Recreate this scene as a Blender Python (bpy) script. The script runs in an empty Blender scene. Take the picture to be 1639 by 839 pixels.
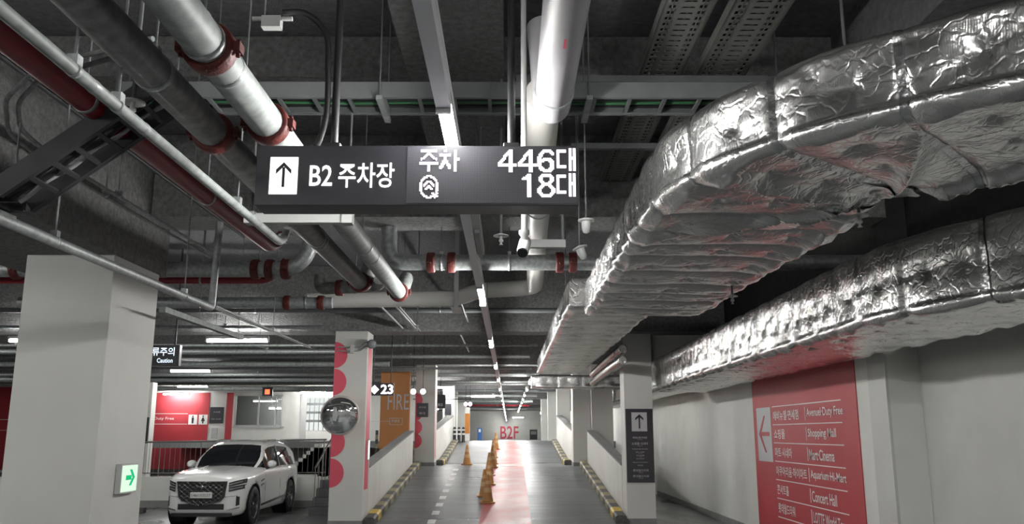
import bpy, math, random
import numpy as np
from mathutils import Vector, Matrix

C = bpy.context.scene.collection
SC = bpy.context.scene
random.seed(7)
PI = math.pi
S = 1.16            # every length below is written for an eye 1.6 high; S turns it into metres (eye 1.86 m)

# ------------------------------------------------------------------ camera, world, exposure
EYE = 1.6
F_PX, CX, CY = 1350.0, 819.5, 419.5
PITCH = math.atan((695 - CY) / F_PX)
YAW = math.atan(4.5 * math.cos(PITCH) / F_PX)
cam_d = bpy.data.cameras.new('camera')
cam_d.sensor_fit = 'HORIZONTAL'
cam_d.sensor_width = 36.0
cam_d.lens = F_PX * 36.0 / 1639.0
cam_d.clip_start = 0.05
cam_d.clip_end = 400
cam = bpy.data.objects.new('camera', cam_d)
C.objects.link(cam)
cam.location = (0, 0, EYE * S)
cam.rotation_euler = (PI / 2 + PITCH, 0, -YAW)
SC.camera = cam
SC.view_settings.view_transform = 'Standard'
SC.view_settings.look = 'None'
SC.view_settings.gamma = 1.0
SC.view_settings.use_curve_mapping = False
SC.view_settings.exposure = 0.0
TUBE = 230.0        # emission of the fluorescent tubes
w = bpy.data.worlds.new('world')
SC.world = w
w.use_nodes = True
w.node_tree.nodes['Background'].inputs[0].default_value = (0.02, 0.022, 0.025, 1)
w.node_tree.nodes['Background'].inputs[1].default_value = 1.0


def ray(px, py):
    a = (px - CX) / F_PX
    b = (CY - py) / F_PX
    fw = math.cos(PITCH) - b * math.sin(PITCH)
    up = math.sin(PITCH) + b * math.cos(PITCH)
    return (a * math.cos(YAW) + fw * math.sin(YAW), fw * math.cos(YAW) - a * math.sin(YAW), up)


def P(px, py, X=None, Y=None, Z=None):
    """point of the photograph on a known plane of the place"""
    d = ray(px, py)
    t = X / d[0] if X is not None else Y / d[1] if Y is not None else (Z - EYE) / d[2]
    return Vector((d[0] * t, d[1] * t, d[2] * t + EYE))


# ------------------------------------------------------------------ materials
def lin(c):
    return tuple((v / 255 / 12.92) if v / 255 <= 0.04045 else ((v / 255 + 0.055) / 1.055) ** 2.4 for v in c)


def material(name, col, rough=0.5, metal=0.0, var=0.0, vscale=3.0, bump=0.0, bscale=40.0, emit=None, estr=0.0,
             spec=0.5, coat=0.0, rvar=0.0, detail=6.0, stretch=None):
    m = bpy.data.materials.new(name)
    m.use_nodes = True
    nt = m.node_tree
    b = nt.nodes['Principled BSDF']
    b.inputs['Base Color'].default_value = (*col, 1)
    b.inputs['Roughness'].default_value = rough
    b.inputs['Metallic'].default_value = metal
    b.inputs['Specular IOR Level'].default_value = spec
    b.inputs['Coat Weight'].default_value = coat
    if emit is not None:
        b.inputs['Emission Color'].default_value = (*emit, 1)
        b.inputs['Emission Strength'].default_value = estr
    tc = nt.nodes.new('ShaderNodeTexCoord')
    src = tc.outputs['Object']
    if stretch:
        mp = nt.nodes.new('ShaderNodeMapping')
        mp.inputs['Scale'].default_value = stretch
        nt.links.new(src, mp.inputs['Vector'])
        src = mp.outputs['Vector']
    if var > 0 or rvar > 0:
        n = nt.nodes.new('ShaderNodeTexNoise')
        n.inputs['Scale'].default_value = vscale
        n.inputs['Detail'].default_value = detail
        nt.links.new(src, n.inputs['Vector'])
        if var > 0:
            r = nt.nodes.new('ShaderNodeValToRGB')
            r.color_ramp.elements[0].position = 0.3
            r.color_ramp.elements[1].position = 0.7
            r.color_ramp.elements[0].color = (*[max(0, v * (1 - var)) for v in col], 1)
            r.color_ramp.elements[1].color = (*[min(1, v * (1 + var)) for v in col], 1)
            nt.links.new(n.outputs['Fac'], r.inputs['Fac'])
            nt.links.new(r.outputs['Color'], b.inputs['Base Color'])
        if rvar > 0:
            mr = nt.nodes.new('ShaderNodeMapRange')
            mr.inputs['From Min'].default_value = 0.3
            mr.inputs['From Max'].default_value = 0.7
            mr.inputs['To Min'].default_value = max(0.02, rough - rvar)
            mr.inputs['To Max'].default_value = rough + rvar
            nt.links.new(n.outputs['Fac'], mr.inputs['Value'])
            nt.links.new(mr.outputs['Result'], b.inputs['Roughness'])
    if bump > 0:
        n2 = nt.nodes.new('ShaderNodeTexNoise')
        n2.inputs['Scale'].default_value = bscale
        n2.inputs['Detail'].default_value = 4.0
        nt.links.new(src, n2.inputs['Vector'])
        bp = nt.nodes.new('ShaderNodeBump')
        bp.inputs['Strength'].default_value = bump
        bp.inputs['Distance'].default_value = 0.02
        nt.links.new(n2.outputs['Fac'], bp.inputs['Height'])
        nt.links.new(bp.outputs['Normal'], b.inputs['Normal'])
    return m


def glow(name, col, strength):
    m = bpy.data.materials.new(name)
    m.use_nodes = True
    nt = m.node_tree
    nt.nodes.clear()
    e = nt.nodes.new('ShaderNodeEmission')
    e.inputs[0].default_value = (*col, 1)
    e.inputs[1].default_value = strength
    o = nt.nodes.new('ShaderNodeOutputMaterial')
    nt.links.new(e.outputs[0], o.inputs[0])
    return m


M = {}
M['wall'] = material('white_wall_paint', (0.70, 0.70, 0.665), 0.62, var=0.05, vscale=1.6, bump=0.08, bscale=90)
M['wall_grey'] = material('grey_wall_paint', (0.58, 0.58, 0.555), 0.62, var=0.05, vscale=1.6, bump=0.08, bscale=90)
M['column'] = material('column_paint', (0.62, 0.62, 0.59), 0.6, var=0.04, vscale=1.3, bump=0.12, bscale=45)
M['slab'] = material('sprayed_ceiling', (0.155, 0.155, 0.162), 0.9, var=0.25, vscale=14, bump=0.9, bscale=55)
M['beam'] = material('sprayed_beam', (0.185, 0.185, 0.185), 0.9, var=0.3, vscale=18, bump=1.0, bscale=50)
M['floor'] = material('grey_floor_coating', (0.115, 0.122, 0.123), 0.3, var=0.18, vscale=0.9, rvar=0.12, coat=0.1, stretch=(1, 0.45, 1))
M['ramp'] = material('grey_ramp_coating', (0.125, 0.135, 0.138), 0.36, var=0.18, vscale=1.1, rvar=0.1, bump=0.25, bscale=18, stretch=(0.4, 3.0, 1))
M['floor_light'] = material('pale_floor_coating', (0.20, 0.21, 0.21), 0.42, var=0.1, vscale=1.0, rvar=0.08)
M['red_floor'] = material('red_floor_coating', (0.36, 0.065, 0.065), 0.4, var=0.18, vscale=1.3, rvar=0.1, bump=0.2, bscale=18)
M['line'] = material('road_marking_paint', (0.70, 0.70, 0.68), 0.5, var=0.15, vscale=12)
M['red_paint'] = material('red_wall_paint', (0.46, 0.045, 0.058), 0.5, var=0.05, vscale=2, bump=0.05, bscale=90)
M['pink_paint'] = material('pink_red_paint', (0.66, 0.085, 0.13), 0.5)
M['orange_paint'] = material('orange_panel_paint', (0.52, 0.19, 0.035), 0.45, var=0.06, vscale=3)
M['white_print'] = material('white_print', (0.82, 0.80, 0.78), 0.5)
M['pale_print'] = material('pale_grey_print', (0.52, 0.52, 0.54), 0.5)
M['black_panel'] = material('black_sign_panel', (0.034, 0.034, 0.042), 0.42)
M['dark_print'] = material('dark_print', (0.025, 0.022, 0.025), 0.5)
M['galv'] = material('galvanised_steel', (0.34, 0.36, 0.36), 0.46, 0.4, var=0.28, vscale=22, rvar=0.1)
M['galv_light'] = material('pale_galvanised_pipe', (0.31, 0.335, 0.325), 0.60, 0.12, var=0.3, vscale=12, rvar=0.08)
M['galv_dark'] = material('dull_galvanised_pipe', (0.20, 0.20, 0.20), 0.5, 0.35, var=0.40, vscale=14, rvar=0.1)
M['steel_grey'] = material('grey_painted_steel', (0.17, 0.18, 0.185), 0.55, 0.1, var=0.1, vscale=6)
M['tray'] = material('dark_tray_steel', (0.045, 0.046, 0.05), 0.5, 0.3, var=0.15, vscale=8)
M['white_metal'] = material('white_painted_steel', (0.50, 0.51, 0.50), 0.42, 0.0, var=0.05, vscale=8)
M['white_pipe'] = material('white_pipe_jacket', (0.33, 0.325, 0.34), 0.55, 0.0, var=0.06, vscale=5)
M['red_pipe'] = material('red_pipe_paint', (0.22, 0.012, 0.022), 0.4, 0.0, var=0.15, vscale=8)
M['red_iron'] = material('red_iron_coupling', (0.115, 0.020, 0.017), 0.55, 0.1, var=0.3, vscale=20, bump=0.3, bscale=60)
M['trunk_white'] = material('white_trunking', (0.80, 0.80, 0.84), 0.4)
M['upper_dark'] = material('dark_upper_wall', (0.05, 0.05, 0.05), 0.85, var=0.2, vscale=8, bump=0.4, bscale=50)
M['white_jacket'] = material('white_pipe_lagging', (0.78, 0.77, 0.73), 0.45)
M['black'] = material('black_painted_metal', (0.018, 0.018, 0.02), 0.45)
M['black_rubber'] = material('black_rubber', (0.012, 0.012, 0.013), 0.6)
M['cable_green'] = material('green_cable_jacket', (0.05, 0.17, 0.075), 0.5)
M['yellow'] = material('worn_yellow_paint', (0.27, 0.235, 0.13), 0.6, var=0.3, vscale=14)
M['yellow_bright'] = material('bright_yellow_paint', (0.60, 0.42, 0.06), 0.55, var=0.2, vscale=14)
M['kerb_black'] = material('worn_black_paint', (0.08, 0.075, 0.07), 0.65, var=0.4, vscale=14)
M['cone'] = material('faded_orange_plastic', (0.40, 0.185, 0.055), 0.4, var=0.1, vscale=10)
M['cone_band'] = material('reflective_band', (0.52, 0.34, 0.17), 0.35)
M['mirror'] = material('mirror_face', (0.85, 0.87, 0.88), 0.03, 1.0)
M['mirror_rim'] = material('pale_mirror_rim', (0.55, 0.50, 0.48), 0.4)
M['car_white'] = material('white_car_paint', (0.72, 0.73, 0.72), 0.22, 0.0, coat=0.8)
M['car_dark'] = material('dark_car_paint', (0.04, 0.045, 0.055), 0.2, 0.2, coat=0.8)
M['car_glass'] = material('tinted_car_glass', (0.012, 0.013, 0.016), 0.05, 0.0, spec=0.7)
M['car_trim'] = material('black_car_trim', (0.015, 0.015, 0.016), 0.4)
M['chrome'] = material('chrome_trim', (0.70, 0.71, 0.72), 0.18, 1.0)
M['alloy'] = material('dark_alloy', (0.22, 0.22, 0.23), 0.3, 0.9)
M['lens'] = material('headlamp_lens', (0.30, 0.31, 0.32), 0.1, 0.3, spec=0.8)
M['plate'] = material('white_number_plate', (0.62, 0.64, 0.62), 0.4)
M['blue_panel'] = material('blue_panel_paint', (0.03, 0.12, 0.38), 0.4)
M['glass'] = material('window_glass', (0.9, 0.95, 0.93), 0.02)
M['glass'].node_tree.nodes['Principled BSDF'].inputs['Transmission Weight'].default_value = 1.0
M['glass'].node_tree.nodes['Principled BSDF'].inputs['IOR'].default_value = 1.12
M['concrete'] = material('grey_concrete', (0.24, 0.24, 0.235), 0.75, var=0.1, vscale=5, bump=0.3, bscale=40)
M['rail'] = material('grey_rail_steel', (0.20, 0.19, 0.18), 0.4, 0.6)
M['tube'] = glow('fluorescent_tube', (1.0, 0.99, 0.96), TUBE)
M['led_sign'] = glow('lit_sign_face', (1.0, 1.0, 1.0), 1.7)
M['led_dot'] = glow('lit_led_dot', (1.0, 0.90, 0.97), 2.4)
M['led_far'] = glow('lit_led_numeral', (1.0, 0.86, 1.0), 5.0)
M['led_blue'] = glow('lit_pale_blue_letter', (0.72, 0.86, 1.0), 1.6)
M['led_red'] = glow('lit_red_led', (1.0, 0.12, 0.05), 3.0)
M['led_green'] = glow('lit_green_arrow', (0.02, 0.55, 0.22), 1.0)
M['exit_face'] = glow('lit_exit_face', (0.78, 1.0, 0.80), 1.0)
M['blue_lamp'] = glow('lit_blue_lamp', (0.25, 0.25, 1.0), 1.5)
M['far_lit'] = glow('lit_doorway', (0.95, 1.0, 0.97), 0.9)


def foil_material():
    m = material('aluminium_foil_wrap', (0.88, 0.88, 0.87), 0.27, 1.0)
    nt = m.node_tree
    b = nt.nodes['Principled BSDF']
    tc = nt.nodes.new('ShaderNodeTexCoord')
    n1 = nt.nodes.new('ShaderNodeTexNoise')
    n1.inputs['Scale'].default_value = 7.0
    n1.inputs['Detail'].default_value = 4.0
    n1.inputs['Distortion'].default_value = 1.2
    n2 = nt.nodes.new('ShaderNodeTexVoronoi')
    n2.feature = 'DISTANCE_TO_EDGE'
    n2.inputs['Scale'].default_value = 9.0
    nz = nt.nodes.new('ShaderNodeTexNoise')
    nz.inputs['Scale'].default_value = 4.0
    nz.inputs['Detail'].default_value = 3.0
    mixv = nt.nodes.new('ShaderNodeVectorMath')
    mixv.operation = 'MULTIPLY_ADD'
    mixv.inputs[1].default_value = (0.35, 0.35, 0.35)
    wv = nt.nodes.new('ShaderNodeTexWave')
    wv.inputs['Scale'].default_value = 34.0
    wv.inputs['Distortion'].default_value = 2.0
    for t in (n1, nz, wv):
        nt.links.new(tc.outputs['Object'], t.inputs['Vector'])
    nt.links.new(nz.outputs['Color'], mixv.inputs[0])
    nt.links.new(tc.outputs['Object'], mixv.inputs[2])
    nt.links.new(mixv.outputs[0], n2.inputs['Vector'])
    mr = nt.nodes.new('ShaderNodeMapRange')
    mr.inputs['From Max'].default_value = 0.12
    nt.links.new(n2.outputs['Distance'], mr.inputs['Value'])
    a1 = nt.nodes.new('ShaderNodeMath')
    a1.operation = 'MULTIPLY_ADD'
    a1.inputs[1].default_value = 0.35
    nt.links.new(mr.outputs['Result'], a1.inputs[0])
    nt.links.new(n1.outputs['Fac'], a1.inputs[2])
    a2 = nt.nodes.new('ShaderNodeMath')
    a2.operation = 'MULTIPLY_ADD'
    a2.inputs[1].default_value = 0.05
    nt.links.new(wv.outputs['Fac'], a2.inputs[0])
    nt.links.new(a1.outputs[0], a2.inputs[2])
    bp = nt.nodes.new('ShaderNodeBump')
    bp.inputs['Strength'].default_value = 0.30
    bp.inputs['Distance'].default_value = 0.02
    nt.links.new(a2.outputs[0], bp.inputs['Height'])
    nt.links.new(bp.outputs['Normal'], b.inputs['Normal'])
    return m


M['foil'] = foil_material()
M['foil_tape'] = material('foil_tape', (0.74, 0.75, 0.76), 0.24, 1.0, bump=0.4, bscale=25)


def led_matrix_material():
    """black LED board with its grid of unlit dots"""
    m = material('unlit_led_board', (0.03, 0.03, 0.036), 0.5)
    nt = m.node_tree
    b = nt.nodes['Principled BSDF']
    tc = nt.nodes.new('ShaderNodeTexCoord')
    mp = nt.nodes.new('ShaderNodeVectorMath')
    mp.operation = 'SCALE'
    mp.inputs['Scale'].default_value = 2 * PI / (0.00667 * S)
    nt.links.new(tc.outputs['Object'], mp.inputs[0])
    sx = nt.nodes.new('ShaderNodeSeparateXYZ')
    nt.links.new(mp.outputs[0], sx.inputs[0])
    s1 = nt.nodes.new('ShaderNodeMath'); s1.operation = 'SINE'
    s2 = nt.nodes.new('ShaderNodeMath'); s2.operation = 'SINE'
    nt.links.new(sx.outputs['X'], s1.inputs[0])
    nt.links.new(sx.outputs['Z'], s2.inputs[0])
    mu = nt.nodes.new('ShaderNodeMath'); mu.operation = 'ADD'
    nt.links.new(s1.outputs[0], mu.inputs[0])
    nt.links.new(s2.outputs[0], mu.inputs[1])
    r = nt.nodes.new('ShaderNodeValToRGB')
    r.color_ramp.elements[0].position = 0.45
    r.color_ramp.elements[0].color = (0.03, 0.03, 0.038, 1)
    r.color_ramp.elements[1].position = 0.9
    r.color_ramp.elements[1].color = (0.13, 0.125, 0.145, 1)
    nt.links.new(mu.outputs[0], r.inputs[0])
    nt.links.new(r.outputs[0], b.inputs['Base Color'])
    return m


M['led_board'] = led_matrix_material()

# ------------------------------------------------------------------ mesh builder
ORIGIN = {}


def unit(v):
    v = Vector(v)
    return v.normalized() if v.length > 1e-9 else Vector((0, 0, 1))


def basis(d):
    d = unit(d)
    a = Vector((0, 0, 1)) if abs(d.z) < 0.9 else Vector((1, 0, 0))
    u = d.cross(a).normalized()
    return u, d.cross(u).normalized()


def fillet(pts, rad, n=6):
    """round the corners of a polyline"""
    pts = [Vector(p) for p in pts]
    out = [pts[0]]
    for i in range(1, len(pts) - 1):
        a, b, c = pts[i - 1], pts[i], pts[i + 1]
        r = min(rad, (a - b).length * 0.49, (c - b).length * 0.49)
        p0 = b + unit(a - b) * r
        p1 = b + unit(c - b) * r
        for k in range(n + 1):
            t = k / n
            out.append(p0 * (1 - t) ** 2 + b * 2 * t * (1 - t) + p1 * t * t)
    out.append(pts[-1])
    return out


class MB:
    def __init__(self):
        self.v, self.f, self.s, self.m = [], [], [], []

    def add(self, verts, faces, smooth=False, mi=0):
        o = len(self.v)
        self.v += [tuple(p) for p in verts]
        for q in faces:
            self.f.append([o + k for k in q])
            self.s.append(smooth)
            self.m.append(mi)
        return self

    def box(self, x0, x1, y0, y1, z0, z1, mi=0):
        v = [(x0, y0, z0), (x1, y0, z0), (x1, y1, z0), (x0, y1, z0), (x0, y0, z1), (x1, y0, z1), (x1, y1, z1), (x0, y1, z1)]
        return self.add(v, [(0, 3, 2, 1), (4, 5, 6, 7), (0, 1, 5, 4), (1, 2, 6, 5), (2, 3, 7, 6), (3, 0, 4, 7)], mi=mi)

    def bar(self, a, b, wu, wv, up=(0, 0, 1), mi=0):
        """box along a-b, wu wide sideways and wv along up"""
        a, b = Vector(a), Vector(b)
        d = unit(b - a)
        upv = Vector(up)
        u = d.cross(upv)
        u = u.normalized() if u.length > 1e-6 else basis(d)[0]
        v = u.cross(d).normalized()
        vs = []
        for p in (a, b):
            for (i, j) in ((-1, -1), (1, -1), (1, 1), (-1, 1)):
                vs.append(p + u * (i * wu / 2) + v * (j * wv / 2))
        return self.add(vs, [(0, 1, 2, 3), (7, 6, 5, 4), (0, 4, 5, 1), (1, 5, 6, 2), (2, 6, 7, 3), (3, 7, 4, 0)], mi=mi)

    def tube(self, pts, r, n=14, caps=True, mi=0):
        pts = [Vector(p) for p in pts]
        rs = r if isinstance(r, (list, tuple)) else [r] * len(pts)
        u = None
        vs, fs = [], []
        for i, p in enumerate(pts):
            d = unit(pts[min(i + 1, len(pts) - 1)] - pts[max(i - 1, 0)])
            if u is None:
                u, w_ = basis(d)
            else:
                u = (u - d * u.dot(d)).normalized()
                w_ = d.cross(u).normalized()
            for k in range(n):
                a = 2 * PI * k / n
                vs.append(p + (u * math.cos(a) + w_ * math.sin(a)) * rs[i])
        for i in range(len(pts) - 1):
            for k in range(n):
                k2 = (k + 1) % n
                fs.append((i * n + k, i * n + k2, (i + 1) * n + k2, (i + 1) * n + k))
        self.add(vs, fs, True, mi)
        if caps:
            self.add(vs[:n], [tuple(range(n))[::-1]], False, mi)
            self.add(vs[-n:], [tuple(range(n))], False, mi)
        return self

    def lathe(self, prof, origin, axis=(0, 0, 1), n=20, mi=0, smooth=True, cap=True):
        """prof = [(radius, height along axis)]"""
        o = Vector(origin)
        ax = unit(axis)
        u, w_ = basis(ax)
        vs, fs = [], []
        for (r, h) in prof:
            for k in range(n):
                a = 2 * PI * k / n
                vs.append(o + ax * h + (u * math.cos(a) + w_ * math.sin(a)) * r)
        for i in range(len(prof) - 1):
            for k in range(n):
                k2 = (k + 1) % n
                fs.append((i * n + k, i * n + k2, (i + 1) * n + k2, (i + 1) * n + k))
        self.add(vs, fs, smooth, mi)
        if cap:
            if prof[0][0] > 1e-6:
                self.add(vs[:n], [tuple(range(n))[::-1]], False, mi)
            if prof[-1][0] > 1e-6:
                self.add(vs[-n:], [tuple(range(n))], False, mi)
        return self

    def prism(self, poly, o, u, v, depth, mi=0):
        """flat polygon [(a, b)] on frame o,u,v pushed back by depth along u x v reversed"""
        o, u, v = Vector(o), Vector(u), Vector(v)
        nn = u.cross(v).normalized()
        n = len(poly)
        fr = [o + u * a + v * b for a, b in poly]
        bk = [p - nn * depth for p in fr]
        fs = [tuple(range(n)), tuple(range(2 * n - 1, n - 1, -1))]
        for i in range(n):
            j = (i + 1) % n
            fs.append((i, n + i, n + j, j))
        return self.add(fr + bk, fs, mi=mi)

    def text(self, body, o, u, v, w=None, h=None, depth=0.004, align='L', mi=0, bold=0.0):
        """lettering fitted to w and/or h, on frame o,u,v"""
        cu = bpy.data.curves.new('lettering', 'FONT')
        cu.body = body
        cu.size = 1.0
        cu.resolution_u = 3
        cu.offset = bold
        ob = bpy.data.objects.new('lettering', cu)
        C.objects.link(ob)
        dg = bpy.context.evaluated_depsgraph_get()
        me = bpy.data.meshes.new_from_object(ob.evaluated_get(dg))
        xs = [p.co.x for p in me.vertices]
        ys = [p.co.y for p in me.vertices]
        x0, x1, y0, y1 = min(xs), max(xs), min(ys), max(ys)
        sx = w / (x1 - x0) if w else None
        sy = h / (y1 - y0) if h else None
        sx = sx or sy
        sy = sy or sx
        o, u, v = Vector(o), unit(u), unit(v)
        nn = u.cross(v)
        ofs = 0 if align == 'L' else -(x1 - x0) * sx / 2 if align == 'C' else -(x1 - x0) * sx
        vs = [o + u * ((p.co.x - x0) * sx + ofs) + v * ((p.co.y - y0) * sy) + nn * depth for p in me.vertices]
        self.add(vs, [tuple(q.vertices) for q in me.polygons], mi=mi)
        bpy.data.objects.remove(ob)
        bpy.data.curves.remove(cu)
        bpy.data.meshes.remove(me)
        return self

    def build(self, name, mats, parent=None, local=False, raw=1.0, bevel=0.0):
        """link as ONE mesh object; world coordinates unless local"""
        if local:
            off = Vector((0, 0, 0))
        elif parent is not None:
            off = ORIGIN[parent.name]
        else:
            a = np.array(self.v)
            lo, hi = a.min(0), a.max(0)
            off = Vector(((lo[0] + hi[0]) / 2, (lo[1] + hi[1]) / 2, lo[2]))
        used = sorted({i for q in self.f for i in q})
        if len(used) < len(self.v):
            remap = {o_: n_ for n_, o_ in enumerate(used)}
            self.v = [self.v[i] for i in used]
            self.f = [[remap[i] for i in q] for q in self.f]
        k = S * raw
        me = bpy.data.meshes.new(name)
        me.from_pydata([((p[0] - off.x) * k, (p[1] - off.y) * k, (p[2] - off.z) * k) for p in self.v], [], self.f)
        me.polygons.foreach_set('use_smooth', self.s)
        ml = mats if isinstance(mats, (list, tuple)) else [mats]
        for q in ml:
            me.materials.append(M[q] if isinstance(q, str) else q)
        if len(ml) > 1:
            me.polygons.foreach_set('material_index', self.m)
        me.update()
        ob = bpy.data.objects.new(name, me)
        C.objects.link(ob)
        if parent is not None:
            ob.parent = parent
            ORIGIN[ob.name] = off
        else:
            ob.location = off * S
            ORIGIN[ob.name] = off
        if bevel > 0:
            bv = ob.modifiers.new('bevel', 'BEVEL')
            bv.width = bevel * S
            bv.segments = 2
            bv.limit_method = 'ANGLE'
        return ob


def tag(o, label, cat, group=None, kind=None):
    o['label'] = label
    o['category'] = cat
    if group:
        o['group'] = group
    if kind:
        o['kind'] = kind
    return o


def thing(name, label, cat, loc, group=None, rz=0.0):
    o = bpy.data.objects.new(name, None)
    o.empty_display_size = 0.1
    C.objects.link(o)
    o.location = Vector(loc) * S
    o.rotation_euler = (0, 0, rz)
    ORIGIN[o.name] = Vector(loc)
    return tag(o, label, cat, group)


def struct(name, mb, mats, bevel=0.0):
    o = mb.build(name, mats, bevel=bevel)
    o['kind'] = 'structure'
    return o


def dup(root, loc, label=None, group=None, rz=None):
    r = root.copy()
    C.objects.link(r)
    r.location = Vector(loc) * S
    ORIGIN[r.name] = Vector(loc)
    if rz is not None:
        r.rotation_euler = (0, 0, rz)
    if label:
        r['label'] = label
    if group:
        r['group'] = group
    for ch in list(root.children):
        c = ch.copy()
        C.objects.link(c)
        c.parent = r
        for g in list(ch.children):
            d = g.copy()
            C.objects.link(d)
            d.parent = c
    return r


X_, Y_, Z_ = Vector((1, 0, 0)), Vector((0, 1, 0)), Vector((0, 0, 1))

# ------------------------------------------------------------------ large structure
def ramp_z(y):
    if y < 15.5: return 0.0
    if y < 23.5: return 0.74 * (y - 15.5) / 8.0
    if y < 25.7: return 0.74
    if y < 32.4: return 0.74 + 0.60 * (y - 25.7) / 6.7
    return 1.34 - 0.36 * min(1, (y - 32.4) / 66.0)


XL, XR = -27.0, 6.4
mb = MB()
mb.box(XL, XR, -13, 13.0, -0.3, 0)
mb.box(-3.25, XR, 13.0, 15.5, -0.3, 0)
mb.box(-3.25, -2.6, 15.5, 38.0, -0.3, 0)
mb.box(XL, -3.25, 13.0, 38.0, -0.4, -0.1)
mb.box(2.13, 4.4, 15.5, 38.0, -0.3, 0)
struct('floor', mb, 'floor')


def ramp_mesh(x0, x1, ys, dz=0.0, t=0.25):
    m = MB()
    vs, fs = [], []
    for y in ys:
        z = ramp_z(y) + dz
        vs += [(x0, y, z), (x1, y, z), (x0, y, z - t), (x1, y, z - t)]
    for i in range(len(ys) - 1):
        a, b = i * 4, i * 4 + 4
        fs += [(a, a + 1, b + 1, b), (a + 2, b + 2, b + 3, a + 3), (a, b, b + 2, a + 2), (a + 1, a + 3, b + 3, b + 1)]
    fs += [(0, 2, 3, 1), (len(vs) - 4, len(vs) - 3, len(vs) - 1, len(vs) - 2)]
    return m.add(vs, fs)


struct('floor_ramp', ramp_mesh(-2.6, 2.13, [15.5, 23.5]), 'ramp')
struct('floor_landing', ramp_mesh(-2.6, 2.9, [23.5, 25.7]), 'ramp')
struct('floor_ramp_upper', ramp_mesh(-2.6, 2.3, [25.7, 32.4]), 'ramp')
struct('floor_upper', ramp_mesh(-14, 6.4, [32.4, 99.0]), 'floor_light')
# painted lanes: a red strip up both ramps, a paler strip on the upper ramp's left lane, white dashes
m = MB()
for ys in ([15.6, 23.45], [23.5, 25.7], [25.75, 32.38]):
    q = ramp_mesh(-0.55, 0.40, ys, 0.004, 0.003)
    m.add(q.v, q.f)
o = struct('red_lane_marking', m, 'red_floor')
m = ramp_mesh(-1.9, -0.56, [25.75, 32.38], 0.004, 0.003)
struct('pale_lane_strip', m, 'floor_light')
m = MB()
for k in range(9):
    y0 = 15.75 + k * 0.86
    q = ramp_mesh(-1.475, -1.335, [y0, y0 + 0.38], 0.005, 0.004)
    m.add(q.v, q.f)
struct('road_marking_dashes', m, 'line')
m = MB()
m.box(-2.3, 2.1, 15.28, 15.48, 0.001, 0.005)
struct('road_marking_stop_line', m, 'line')
m = MB()
m.box(-8.2, -4.2, 14.6, 20.6, -0.099, -0.096)
struct('floor_parking_bay', m, 'floor')

struct('ceiling', MB().box(XL, XR, -13, 100, 4.7, 4.95), 'slab')
# beams
struct('beam_left', MB().box(-5.1, -3.72, -13, 9.0, 3.26, 4.69).prism([(-3.72, 3.42), (-3.36, 3.62), (-3.36, 4.69), (-3.72, 4.69)], (0, -13, 0), X_, Z_, -22.0), 'beam')
struct('beam_middle', MB().box(-0.75, -0.04, -13, 8.4, 4.2, 4.69), 'beam')
struct('beam_right', MB().box(2.55, 3.6, -13, 8.4, 4.1, 4.69), 'slab')
for i, (y, z, x0) in enumerate(((8.45, 3.80, -3.7), (15.55, 3.46, XL), (23.6, 3.5, XL), (32.2, 3.5, XL), (41, 3.6, -14), (49.5, 3.6, -14), (58, 3.6, -14), (66.5, 3.6, -14), (75, 3.6, -14))):
    struct('beam_cross', MB().box(x0, 4.0 if y > 8.5 else 3.9, y, y + 0.6, z, 4.69), 'beam')
struct('beam_near', MB().box(-3.7, 6.3, 6.2, 6.6, 4.35, 4.69), 'beam')
for y in (19.4, 27.8):
    struct('beam_small', MB().box(XL, 3.9, y, y + 0.35, 4.1, 4.69), 'beam')

# right-hand walls
struct('wall_right', MB().box(4.0, 4.36, 8.957, 99, 0, 3.06), 'wall')
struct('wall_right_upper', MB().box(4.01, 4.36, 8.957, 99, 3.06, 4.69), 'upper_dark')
struct('wall_right_near', MB().box(4.337, 4.6, 6.35, 8.956, 0, 3.06), 'wall_grey')
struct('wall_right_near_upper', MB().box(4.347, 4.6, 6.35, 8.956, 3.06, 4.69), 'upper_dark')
struct('wall_right_return', MB().box(4.62, 6.4, 6.35, 6.55, 0, 4.69), 'wall_grey')
struct('wall_right_rear', MB().box(6.4, 6.6, -13, 6.55, 0, 4.69), 'wall_grey')
struct('wall_back', MB().box(XL, 6.6, -13.2, -13, 0, 4.69), 'wall_grey')
struct('wall_left', MB().box(XL - 0.2, XL, -13, 38, 0, 4.69), 'wall_grey')
struct('wall_far', MB().box(-14, 6.4, 99, 99.2, 0, 4.69), 'wall')
struct('baseboard_right', MB().box(3.975, 3.999, 8.96, 23.4, 0, 0.11), 'concrete')
struct('trim_right', MB().box(3.97, 3.999, 8.957, 9.4, 0, 3.05), 'wall_grey')
# back wall of the left hall, with a window opening
wx0, wx1, wz0, wz1 = -11.85, -9.8, 1.92, 3.28
m = MB()
m.box(XL, wx0, 37, 37.2, 0, 4.69)
m.box(wx1, -3.2, 37, 37.2, 0, 4.69)
m.box(wx0, wx1, 37, 37.2, 0, wz0)
m.box(wx0, wx1, 37, 37.2, wz1, 4.69)
struct('wall_left_hall', m, 'wall')
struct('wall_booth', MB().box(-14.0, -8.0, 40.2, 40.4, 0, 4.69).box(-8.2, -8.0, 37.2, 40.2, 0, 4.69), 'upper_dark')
struct('wall_upper_left', MB().box(-14.2, -14, 38, 99.2, 0, 4.69), 'wall')

# columns
def column(name, x0, x1, y0, y1, z0, z1, mat='column', skirt=0.1):
    c = struct(name, MB().box(x0, x1, y0, y1, z0, z1), mat, bevel=0.008)
    if skirt:
        b = MB()
        b.box(x0 - 0.006, x1 + 0.006, y0 - 0.006, y1 + 0.006, z0, z0 + skirt)
        b.build('skirting', 'concrete', c)
    return c


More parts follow.
